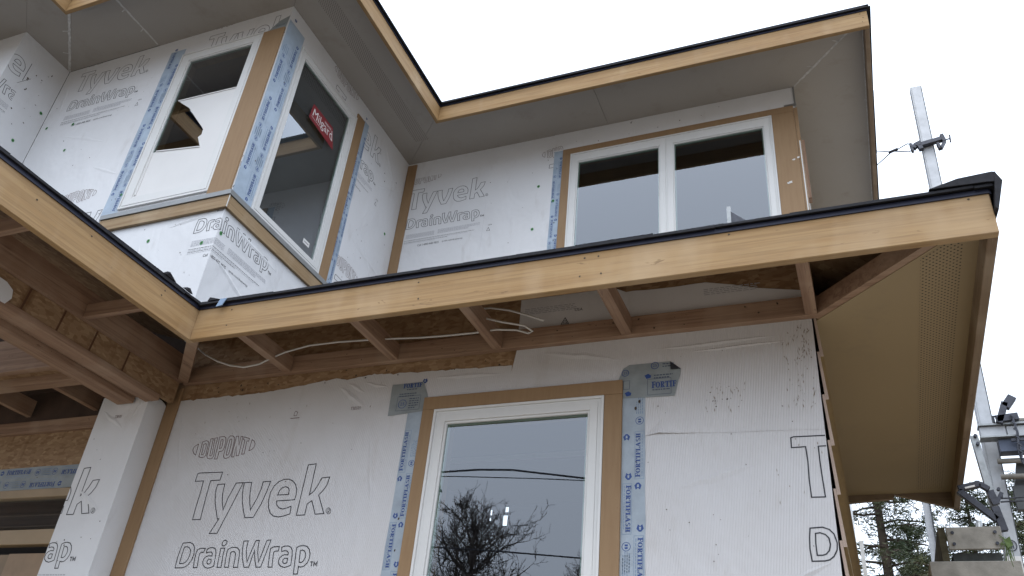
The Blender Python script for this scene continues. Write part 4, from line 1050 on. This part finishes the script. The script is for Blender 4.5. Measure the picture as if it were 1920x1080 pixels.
mb = MB(); P = [(.9, .915), (1.118, .925), (1.128, .945), (1.122, .965), (1.10, .975), (.9, .985)]
mb.hexa([(-1.8435, y, z) for y, z in P], [(-1.8405, y, z) for y, z in P])
mb.hexa([(-1.90, .9, .9135), (-1.8405, .9, .9135), (-1.8405, 1.10, .9135), (-1.90, 1.085, .9135)], [(-1.90, .9, .916), (-1.8405, .9, .916), (-1.8405, 1.10, .916), (-1.90, 1.085, .916)])
mb.build('wrap_remnant', WRAP, house, label='scrap of white wrap left on the porch beam')

# --- lower right: closed soffit, siding
so_ = soffit('soffit', [(-.050, 1.752), (.258, 1.444), (.276, 1.444), (.276, 2.94), (-.050, 2.94)], .999, label='tan closed soffit on the right side with perforated band', mat=SOFFITL)
mb = MB(); mb.face([(.168, 1.545, .9985), (.242, 1.47, .9985), (.242, 2.90, .9985), (.168, 2.90, .9985)]); mb.build('vent_strip', VENTL, so_)

xr = kl(.303)[0]
mb = MB(); mb.hexa([(.10, 2.941, .999), (xr, 2.951, KL - .004), (xr, 2.951, 1.04), (.10, 2.941, 1.08)], [(.10, 2.958, .999), (xr, 2.966, KL - .004), (xr, 2.966, 1.04), (.10, 2.958, 1.08)])
mb.hexa([(-.05, 2.941, .975), (.10, 2.941, .985), (.10, 2.941, 1.15), (-.05, 2.941, 1.15)], [(-.05, 2.958, .975), (.10, 2.958, .985), (.10, 2.958, 1.15), (-.05, 2.958, 1.15)])
mb.build('rake_board', wood('edge', 'x'), house)  # shade on this board is put into its wood colour
mb = MB(); mb.face([(-.0525, 1.735, GZ), (-.0525, 4.0, GZ), (-.0525, 4.0, 1.15), (-.0525, 1.735, 1.15)]); mb.build('wall', WRAP, house, label='lower right side wall behind the siding')
mb = MB(); rg = random.Random(8)
zb = .904
while zb > GZ:
    y0 = 1.737 + rg.uniform(0, .004)
    if zb < .9: y0 = 1.737
    mb.hexa([(-.0505 + .0065, y0, zb), (-.0505 + .0135, y0, zb), (-.0505 + .0135, 4.0, zb), (-.0505 + .0065, 4.0, zb)],
            [(-.0505 + .0005, y0, zb + .116), (-.0505 + .0055, y0, zb + .116), (-.0505 + .0055, 4.0, zb + .116), (-.0505 + .0005, 4.0, zb + .116)])
    i = len(mb.m)
    mb.m[i - 4] = 1                                                # the raw end that faces the street
    zb -= .1035
sd_ = mb.build('siding', [SIDING, PRIMED], house, label='tan lap siding on the right side with raw board ends')
mb = MB(); mb.box(-.034, -.018, 3.985, 4.03, GZ, 1.15); mb.build('corner_trim', CAULK, house)
mb = MB(); mb.box(-3.4, -.06, 3.98, 4.0, GZ, 1.0); mb.build('wall', WRAP, house, label='back wall of the ground floor')

# ------------------------------------------------------------------ loose things on the house
mb = MB()
main = [(-1.80, 1.64, 1.10), (-1.757, 1.64, 1.079), (-1.705, 1.64, 1.043), (-1.65, 1.64, 1.015), (-1.604, 1.64, .998), (-1.55, 1.64, .986), (-1.50, 1.64, .990), (-1.46, 1.64, 1.006), (-1.42, 1.64, 1.019), (-1.344, 1.64, 1.031), (-1.25, 1.64, 1.031), (-1.174, 1.64, 1.027), (-1.084, 1.64, 1.021), (-1.0, 1.64, 1.014), (-.935, 1.64, 1.011), (-.845, 1.64, 1.009), (-.787, 1.64, 1.011), (-.73, 1.635, 1.0), (-.695, 1.63, .984), (-.682, 1.625, .984), (-.70, 1.615, .997), (-.759, 1.61, 1.012), (-.82, 1.61, 1.034), (-.842, 1.615, 1.052), (-.835, 1.62, 1.064), (-.80, 1.62, 1.064), (-.748, 1.62, 1.050), (-.70, 1.62, 1.030), (-.654, 1.62, 1.008)]
mb.tube(main, .0026, 6)
tag(mb.build('electrical_cable', CABLE, None, base=W((-1.1, 1.64, 1.0)), smooth=True), 'white electrical cable looped through the bare lookouts under the front eave', 'cable')
mb = MB(); q_ = [tuple(v * KL for v in p) for p in ((-1.548, 1.472, 1.085), (-1.528, 1.472, 1.087), (-1.518, 1.472, 1.108), (-1.540, 1.472, 1.108))]
mb.hexa(q_, [(x, y + .002, z) for x, y, z in q_])
tag(mb.build('tape_scrap', simple('blue_scrap', (.26, .38, .56), .4), None, base=W((-1.53, 1.469, 1.1))), 'small scrap of pale blue tape hanging from the shingle edge near the inner corner', 'tape')
t = thing('roof_bracket', 'small grey metal bracket standing on the lower roof edge before the double window', 'bracket', tuple(W((-.2, 1.6, 1.14))))
mb = MB(); mb.box(-.207, -.198, 1.598, 1.604, 1.13, 1.246); mb.build('upright', GALV, t)
mb = MB(); mb.hexa([(-.198, 1.60, 1.14), (-.165, 1.60, 1.14), (-.165, 1.60, 1.20), (-.198, 1.60, 1.232)], [(-.198, 1.606, 1.14), (-.165, 1.606, 1.14), (-.165, 1.606, 1.20), (-.198, 1.606, 1.232)]); mb.build('side_plate', STEEL, t)
# ------------------------------------------------------------------ scaffold at the right
def at(x, y, z): return tuple(W((x, y, z)))
pole = thing('scaffold_pole', 'tall square aluminium scaffold pole rising past the right eaves', 'scaffold pole', at(.40, 2.75, GZ))
mb = MB()
p0, p1 = Vector((.352, 2.745, GZ)), Vector((.4045, 2.745, 2.575))
mb.bar(p0, p1, .038, .036, up=(0, 1, 0)); mb.build('pole', ALU, pole, bevel=.0015)
mb = MB()
d = (p1 - p0).normalized()
mb.bar(p0 + Vector((.0202, 0, 0)), p1 + Vector((.0202, 0, 0)) - d * .004, .0025, .036, up=(0, 1, 0)); mb.build('rubber_strip', simple('dark_strip', (.09, .10, .11), .7), pole)
mb = MB(); mb.bar(p0 + Vector((-.014, -.0185, 0)), p1 + Vector((-.014, -.0185, 0)), .0012, .002, up=(0, 1, 0)); mb.build('seam', GALV, pole)
def pt(z): return p0 + d * ((z - GZ) / d.z)
mb = MB(); a = pt(.775); mb.box(a.x - .018, a.x + .018, 2.7245, 2.7262, .69, .735)
sc_ = MB(); 
for k in range(4): sc_.bar((a.x - .010 + .006 * k, 2.7243, .702 + .006 * (k % 2)), (a.x - .004 + .006 * k, 2.7243, .722 - .007 * (k % 2)), .003, .001, up=(0, 1, 0))
mb.build('paper_label', WHITE, pole); sc_.build('blue_scribble', simple('blue_marker', (.12, .35, .62), .5), pole)
mb = MB(); c = pt(.78)
for q in _arc(c.x, .765, .015, .017, .003, .003, 0, 6.2832, 16): mb.face([(x, 2.7242, z) for x, z in q])
for k in range(3): mb.bar((c.x - .005 + k * .005, 2.7241, .757), (c.x - .004 + k * .004, 2.7241, .774), .003, .001, up=(0, 1, 0))
mb.build('warning_disc', STEEL, pole)

clamp = thing('brace_clamp', 'dark steel clamp with a screw handle gripping the scaffold pole', 'clamp', at(.41, 2.74, 2.28))
b = pt(2.30)
mb = MB(); mb.bar((b.x - .026, 2.716, 2.262), (b.x + .055, 2.716, 2.2755), .018, .02, up=(0, 1, 0)); mb.build('clamp_bar', STEEL, clamp, bevel=.003)
mb = MB()
for q in (((b.x - .022, 2.715, 2.272), (b.x - .045, 2.715, 2.262)), ((b.x - .045, 2.715, 2.262), (b.x - .052, 2.715, 2.252)), ((b.x - .020, 2.715, 2.25), (b.x - .034, 2.715, 2.247))): mb.bar(*q, .018, .018, up=(0, 1, 0))
mb.bar((b.x - .058, 2.715, 2.275), (b.x - .055, 2.715, 2.237), .008, .016, up=(0, 1, 0)); mb.build('left_jaw', STEEL, clamp)
mb = MB(); mb.bar((b.x + .050, 2.715, 2.292), (b.x + .056, 2.715, 2.258), .012, .02, up=(0, 1, 0)); mb.bar((b.x + .056, 2.715, 2.258), (b.x + .040, 2.715, 2.230), .009, .018, up=(0, 1, 0)); mb.bar((b.x + .032, 2.715, 2.255), (b.x + .036, 2.715, 2.228), .009, .018, up=(0, 1, 0)); mb.build('right_jaw', STEEL, clamp)
mb = MB(); mb.tube([(b.x + .056, 2.715, 2.268), (b.x + .076, 2.715, 2.270)], .0026, 8); mb.tube([(b.x + .0775, 2.715, 2.288), (b.x + .0755, 2.715, 2.252)], .0028, 8); mb.build('screw_handle', STEEL, clamp)
mb = MB()
L0 = Vector((b.x - .057, 2.715, 2.256)); K = Vector((.325, 2.86, 2.42)) ; 
kx = Vector((b.x - .125, 2.76, 2.292))
mb.tube([L0 + Vector((0, 0, .019)), L0 + Vector((-.012, .0, .024)), kx + Vector((.02, 0, .004)), kx, kx + Vector((.02, 0, -.002)), L0 + Vector((-.012, 0, -.016)), L0 + Vector((0, 0, -.012))], .0022, 6)
mb.tube([kx + Vector((.025, -.008, .002)), kx + Vector((-.006, .008, .004))], .0055, 7)
mb.tube([kx, (.283, 3.45, 2.885)], .0024, 6); mb.tube([kx + Vector((-.004, .004, -.004)), (.283, 3.55, 2.88)], .0024, 6)
tag(mb.build('tie_wire', STEEL, None, base=at(.34, 2.76, 2.29), smooth=True), 'twisted dark tie wire stretched from the upper right eave to the pole clamp', 'wire')

jack = thing('pump_jack', 'aluminium pump jack with black lever arms clamped on the scaffold pole', 'pump jack', at(.42, 2.66, .9))
mb = MB(); mb.box(.352, .42, 2.655, 2.675, 1.067, 1.098); mb.box(.422, .62, 2.655, 2.675, 1.063, 1.096); mb.build('head_plate', ALU, jack, bevel=.003)
mb = MB(); mb.box(.349, .62, 2.645, 2.685, 1.098, 1.1035); mb.box(.349, .62, 2.645, 2.685, 1.060, 1.0645); mb.build('plate_flange', GALV, jack)
mb = MB(); mb.box(.395, .62, 2.66, 2.70, 1.02, 1.056); mb.build('cross_channel', simple('blue_steel', (.10, .12, .17), .5, .4), jack)
mb = MB(); mb.bar((.425, 2.64, 1.045), (.56, 2.64, 1.049), .006, .008); mb.build('pin', STEEL, jack)
mb = MB()
for x0, zc in ((.385, 1.001), (.385, .9535), (.43, 1.125)): MB().tube([(x0, 2.69, zc), (.64, 2.69, zc)], .008, 8).build('rung', WEATH, jack, smooth=True)
mb = MB(); mb.bar((.405, 2.645, 1.10), (.432, 2.645, 1.165), .019, .02, up=(0, 1, 0)); mb.bar((.43, 2.645, 1.15), (.455, 2.645, 1.182), .024, .02, up=(0, 1, 0)); mb.bar((.40, 2.645, 1.113), (.458, 2.645, 1.118), .022, .02, up=(0, 1, 0)); mb.box(.391, .396, 2.64, 2.65, 1.103, 1.126); mb.box(.396, .402, 2.64, 2.65, 1.122, 1.126); mb.build('roller_post', STEEL, jack, bevel=.003)
mb = MB()
mb.tube([(.440, 2.63, 1.12), (.444, 2.63, 1.06), (.435, 2.63, 1.01), (.438, 2.63, .97)], .0032, 6)
rg = random.Random(4)
for k in range(14):
    z = 1.12 - k * .011; mb.bar((.436 + .006 * (k % 2), 2.628, z), (.440 + .006 * ((k + 1) % 2), 2.628, z - .011), .0035, .004, up=(0, 1, 0))
mb.build('chain', STEEL, jack)
mb = MB(); mb.bar((.262, 2.64, .905), (.322, 2.64, .918), .018, .016, up=(0, 1, 0)); mb.bar((.262, 2.64, .900), (.345, 2.64, .812), .019, .016, up=(0, 1, 0)); mb.bar((.318, 2.64, .918), (.34, 2.64, .90), .016, .016, up=(0, 1, 0)); mb.bar((.345, 2.64, .85), (.355, 2.64, .78), .022, .016, up=(0, 1, 0)); mb.build('lever_arm', STEEL, jack, bevel=.004)
mb = MB(); mb.bar((.279, 2.628, .9035), (.305, 2.628, .909), .005, .003, up=(0, 1, 0)); mb.build('lever_slot', WHITE, jack)
mb = MB()
for z in (.882, .872): MB().tube([(.365, 2.66, z - .002), (.44, 2.66, z)], .0022, 6).build('hook_rod', STEEL, jack)
mb.bar((.358, 2.655, .872), (.372, 2.655, .895), .010, .012, up=(0, 1, 0)); mb.bar((.343, 2.65, .90), (.352, 2.65, .86), .018, .012, up=(0, 1, 0)); mb.build('hook_bolt', STEEL, jack)
mb = MB(); mb.bar((.335, 2.67, 1.075), (.348, 2.67, .86), .020, .02, up=(0, 1, 0)); mb.build('side_rail', GALV, jack, bevel=.002)
mb = MB()
for x, z in ((.337, 1.07), (.339, 1.045), (.366, .905), (.369, .885)): MB().tube([(x, 2.66, z), (x, 2.648, z)], .0048, 7).build('bolt', STEEL, jack)
mb = MB(); mb.box(.41, .60, 2.70, 2.72, .86, .93); mb.bar((.45, 2.72, 1.0), (.425, 2.72, .90), .03, .02, up=(0, 1, 0)); mb.build('foot_bracket', simple('dark_bracket', (.10, .105, .11), .6, .3), jack)

bench = thing('work_platform', 'weathered grey board platform with four screws below the right eave', 'platform', at(.26, 2.7, .66))
mb = MB(); mb.box(.206, .342, 2.595, 2.607, .7205, .782); mb.build('end_board', WEATH, bench, bevel=.003)
mb = MB()
for x, z in ((.221, .766), (.326, .766), (.221, .735), (.326, .735)): MB().tube([(x, 2.5955, z), (x, 2.591, z)], .0045, 9).build('screw_head', STEEL, bench)
mb = MB(); mb.box(.186, .204, 2.60, 3.9, .690, .782); mb.build('side_plank', simple('dark_plank', (.12, .105, .065), .85, 0, .3, 10, .2, .5), bench)  # much darker tone than the deck plank
mb = MB(); mb.box(.150, .372, 2.59, 3.9, .640, .6875); mb.build('deck_plank', WEATH, bench, bevel=.004)
mb = MB(); mb.box(.215, .335, 2.63, 3.9, .6885, .7195); mb.build('rubber_pad', simple('dark_pad', (.10, .11, .105), .8, 0, .2, 20), bench)
mb = MB()
rg = random.Random(9)
for k in range(26):
    p = Vector((.345 + rg.uniform(-.004, .012), 2.592, .735 + rg.uniform(-.012, .018))); q = p + Vector((rg.uniform(-.02, .012), rg.uniform(-.004, .004), rg.uniform(-.07, .01)))
    mb.bar(p, q, .0012, .0012)
mb.face([(.342, 2.59, .742), (.358, 2.589, .752), (.362, 2.59, .728), (.348, 2.588, .72)])
tag(mb.build('weed_tuft', simple('green_weed', (.12, .19, .05), .7, 0, .2, 30), None, base=at(.345, 2.59, .73)), 'dry green weed caught between the board platform and the pole', 'weed')
pole2 = thing('scaffold_pole', 'farther aluminium scaffold pole seen below the end of the lower eave', 'scaffold pole', at(.29, 4.5, GZ))
mb = MB(); mb.bar((.262, 4.5, GZ), (.296, 4.5, 1.75), .030, .036, up=(0, 1, 0)); mb.build('pole', ALU, pole2, bevel=.004)
mb = MB(); mb.bar((.262 + .0165, 4.482, GZ), (.296 + .0165, 4.482, 1.75), .003, .036, up=(0, 1, 0)); mb.build('rubber_strip', simple('dark_strip', (.09, .10, .11), .7), pole2)
tag(MB().tube([(.40, 3.55, 1.09), (.385, 3.55, .98)], .011, 8).build('pipe', GALV, None, base=at(.39, 3.55, 1.0), smooth=True), 'short grey pipe end behind the black lever arms', 'pipe')

# ------------------------------------------------------------------ trees
def clump(mb, c, r, rg, k, ln, m=0):
    for _ in range(k):
        v = Vector((rg.gauss(0, 1), rg.gauss(0, 1), rg.gauss(0, .6)))
        if v.length < .01: continue
        p = c + v.normalized() * r * rg.random() ** .5
        t = Vector((rg.gauss(0, 1), rg.gauss(0, 1), rg.gauss(-.2, .5))).normalized() * ln * rg.uniform(.6, 1.3)
        s = t.cross(Vector((rg.gauss(0, 1), rg.gauss(0, 1), rg.gauss(0, 1)))).normalized() * ln * .10
        mb.face([p - s, p + s, p + t * .7 + s * .8, p + t, p + t * .6 - s * .9], m)
def conifer(x, y, top, seed, label, spread=1.0, low=.25, lean=0):
    """x, y, top in survey units; built in metres"""
    rg = random.Random(seed); b = W((x, y, GZ)); H = (top - GZ) * U
    t = thing('conifer_tree', label, 'tree', tuple(b), 'conifers behind the scaffold')
    tk = MB(); fo = MB(); br = MB()
    tp = [b + Vector((lean * H * k / 10 + rg.uniform(-.06, .06), rg.uniform(-.06, .06), H * k / 10)) for k in range(11)]
    tk.tube(tp, [H * .020 * (1 - k / 10.6) + .015 for k in range(11)], 9)
    N = int(H * 8)
    for k in range(N):
        f = low + (1 - low) * (k + rg.random()) / N
        i = min(9, int(f * 10)); o = tp[i].lerp(tp[i + 1], f * 10 - i)
        L = spread * H * .26 * (1 - f) ** .75 * rg.uniform(.55, 1.15) + .25
        a = rg.uniform(0, 6.283)
        pts = [o + Vector((math.cos(a), math.sin(a), 0)) * L * s + Vector((rg.uniform(-.1, .1), rg.uniform(-.1, .1), L * (.20 * s - .42 * s * s) + rg.uniform(-.05, .05))) for s in (0, .3, .6, .85, 1)]
        br.tube(pts, [.035, .026, .017, .010, .004], 4)
        for s in range(1, 5):
            if rg.random() < .12: continue
            for _ in range(2 if s < 4 else 3):
                q = pts[s] + Vector((rg.gauss(0, .22), rg.gauss(0, .22), rg.gauss(-.05, .12))) * (.5 + L * .25)
                br.tube([pts[s], q], [.008, .003], 3)
                clump(fo, q, .17 + .03 * L, rg, 44, .10)
    tk.build('trunk', BARK, t, metres=True, smooth=True)
    br.build('branches', BARK, t, metres=True)
    fo.build('crown', NEEDLE, t, metres=True)
conifer(.135, 9.0, 4.1, 3, 'dark conifer directly behind the end of the tan siding', .9, .15)
conifer(1.05, 10.0, 3.42, 8, 'conifer behind the pump jack at the right edge', 1.0, .12)
conifer(.62, 12.5, 3.55, 12, 'conifer half hidden behind the weathered board platform', 1.0, .12)
conifer(.42, 10.8, 3.3, 21, 'low conifer between the siding and the farther scaffold pole', 1.25, .1)
conifer(1.45, 9.2, 3.15, 24, 'short conifer low behind the pump jack levers', 1.25, .1)
conifer(1.85, 11.5, 4.1, 15, 'conifer standing beyond the scaffold pole, right of the others', 1.0, .12)

def bare_tree(x, y, H, seed, label, rad_=2.55):
    rg = random.Random(seed); b = W((x, y, GZ))
    t = thing('bare_tree', label, 'tree', tuple(b), 'bare trees across the street')
    tk = MB(); tw = MB()
    tp = [b + Vector((.25 * math.sin(k * .9 + seed) * k / 8, rg.uniform(-.1, .1) * k / 5, H * .93 * k / 12)) for k in range(13)]
    tk.tube(tp, [.24 * (1 - k / 13) + .02 for k in range(13)], 8)
    def limb(p, d, L, r, dep):
        n = 5 if dep < 2 else 3; pts = [p]; dd = d.copy()
        for _ in range(n):
            dd = (dd + Vector((rg.gauss(0, .20), rg.gauss(0, .20), rg.gauss(.06, .14)))).normalized()
            pts.append(pts[-1] + dd * L / n)
        tw.tube(pts, [max(.006, r * (1 - .75 * k / n)) for k in range(n + 1)], 4 if dep < 2 else 3)
        if dep >= 3: return
        for k in range((7, 6, 4)[dep]):
            i = rg.randint(1, n); a = rg.uniform(.4, 1.1); ph = rg.uniform(0, 6.283)
            u = dd.cross(Vector((.3, .5, .8))).normalized(); v = dd.cross(u)
            limb(pts[i], (dd * math.cos(a) + (u * math.cos(ph) + v * math.sin(ph)) * math.sin(a) + Vector((0, 0, .18))).normalized(), L * rg.uniform(.32, .6), r * .5, dep + 1)
    for k in range(62):
        f = .30 + .66 * k / 61; o = tp[min(12, int(f / .93 * 12))]; a = k * 2.4 + rg.uniform(-.4, .4)
        e = math.sqrt(max(.05, 1 - ((f - .58) / .42) ** 2)); up = .25 + 1.3 * max(0, f - .5)
        d = Vector((math.cos(a), math.sin(a), up)).normalized()
        limb(o, d, rad_ * e * rg.uniform(.65, .95), .06 * (1.15 - f) + .018, 0)
    tk.build('trunk', BARK, t, metres=True, smooth=True)
    tw.build('crown', TWIG, t, metres=True)
bare_tree(-5.6, -8.0, 10.2, 5, 'large bare tree mirrored in the lower window')
bare_tree(-5.0, -12.5, 11.2, 9, 'smaller bare tree mirrored at the bottom of the lower window')

# ------------------------------------------------------------------ street side behind the viewer: utility poles and wires
for x in (-16, 10):
    t = thing('utility_pole', ('wooden utility pole at the left end of the overhead wires' if x < 0 else 'wooden utility pole at the right end of the overhead wires'), 'pole', at(x, -5.0, GZ), 'utility poles')
    mb = MB(); mb.tube([at(x, -5, GZ), at(x, -5, 4.2)], [.16, .11], 12); mb.build('shaft', BARK, t, metres=True, smooth=True)
    mb = MB(); mb.box(x - .03, x + .03, -5.5, -4.5, 3.7, 3.76); mb.build('cross_arm', wood('lumber', 'y'), t)
def wire(z0, z1, y, xm, zm, r, label):
    pts = []
    for k in range(41):
        x = -16 + 26 * k / 40; s = (k / 40 - .5) * 2
        pts.append((x, y, zm + (z1 - z0) * .5 * s * 1.0 + .9 * s * s))
    mb = MB(); mb.tube(pts, r, 6)
    tag(mb.build('power_line', STEEL, None, base=at(-16, y, z0), smooth=True), label, 'power line', 'overhead wires along the street')
def wire2(pts, r, label):
    mb = MB(); mb.tube(pts, r, 6)
    tag(mb.build('power_line', STEEL, None, base=tuple(W(pts[0])), smooth=True), label, 'power line', 'overhead wires along the street')
wire2([(-16, -5, 4.0), (-8, -5, 3.46), (-5.2, -5, 3.34), (-4.54, -5, 3.345), (-4.1, -5, 3.35), (-3.67, -5, 3.325), (-3.2, -5, 3.25), (-2.77, -5, 3.18), (-2, -5, 3.12), (2, -5, 3.2), (10, -5, 3.9)], .012, 'upper thick overhead wire mirrored across the lower window')
wire2([(-16, -5.2, 4.0), (-8, -5.2, 3.5), (-4.48, -5.2, 3.36), (-3.4, -5.2, 3.28), (-2.5, -5.2, 3.20), (2, -5.2, 3.25), (10, -5.2, 3.9)], .006, 'thin overhead wire mirrored just under the thick one')
wire2([(-16, -4.9, 3.6), (-8, -4.9, 2.7), (-3.58, -4.9, 2.365), (-2.76, -4.9, 2.29), (2, -4.9, 2.4), (10, -4.9, 3.3)], .009, 'low overhead wire mirrored near the foot of the lower window')

# ------------------------------------------------------------------ ground
g = Mat('ground', (0.30, 0.25, 0.20), 0.95, spec=0.2)
g.mix(g.ramp(g.noise(.25, 6, .6), .45, .6), (0.24, 0.205, 0.15))
g.mix(g.ramp(g.noise(14, 4, .6), .4, .7, 0, .5), (0.38, 0.33, 0.28))
g.bump(g.noise(9, 5), .6, .05)
mb = MB(); S = 900
mb.face([(-S, -S, 0), (S, -S, 0), (S, S, 0), (-S, S, 0)])
mb.build('ground', g.mat, None, metres=True, kind='structure')
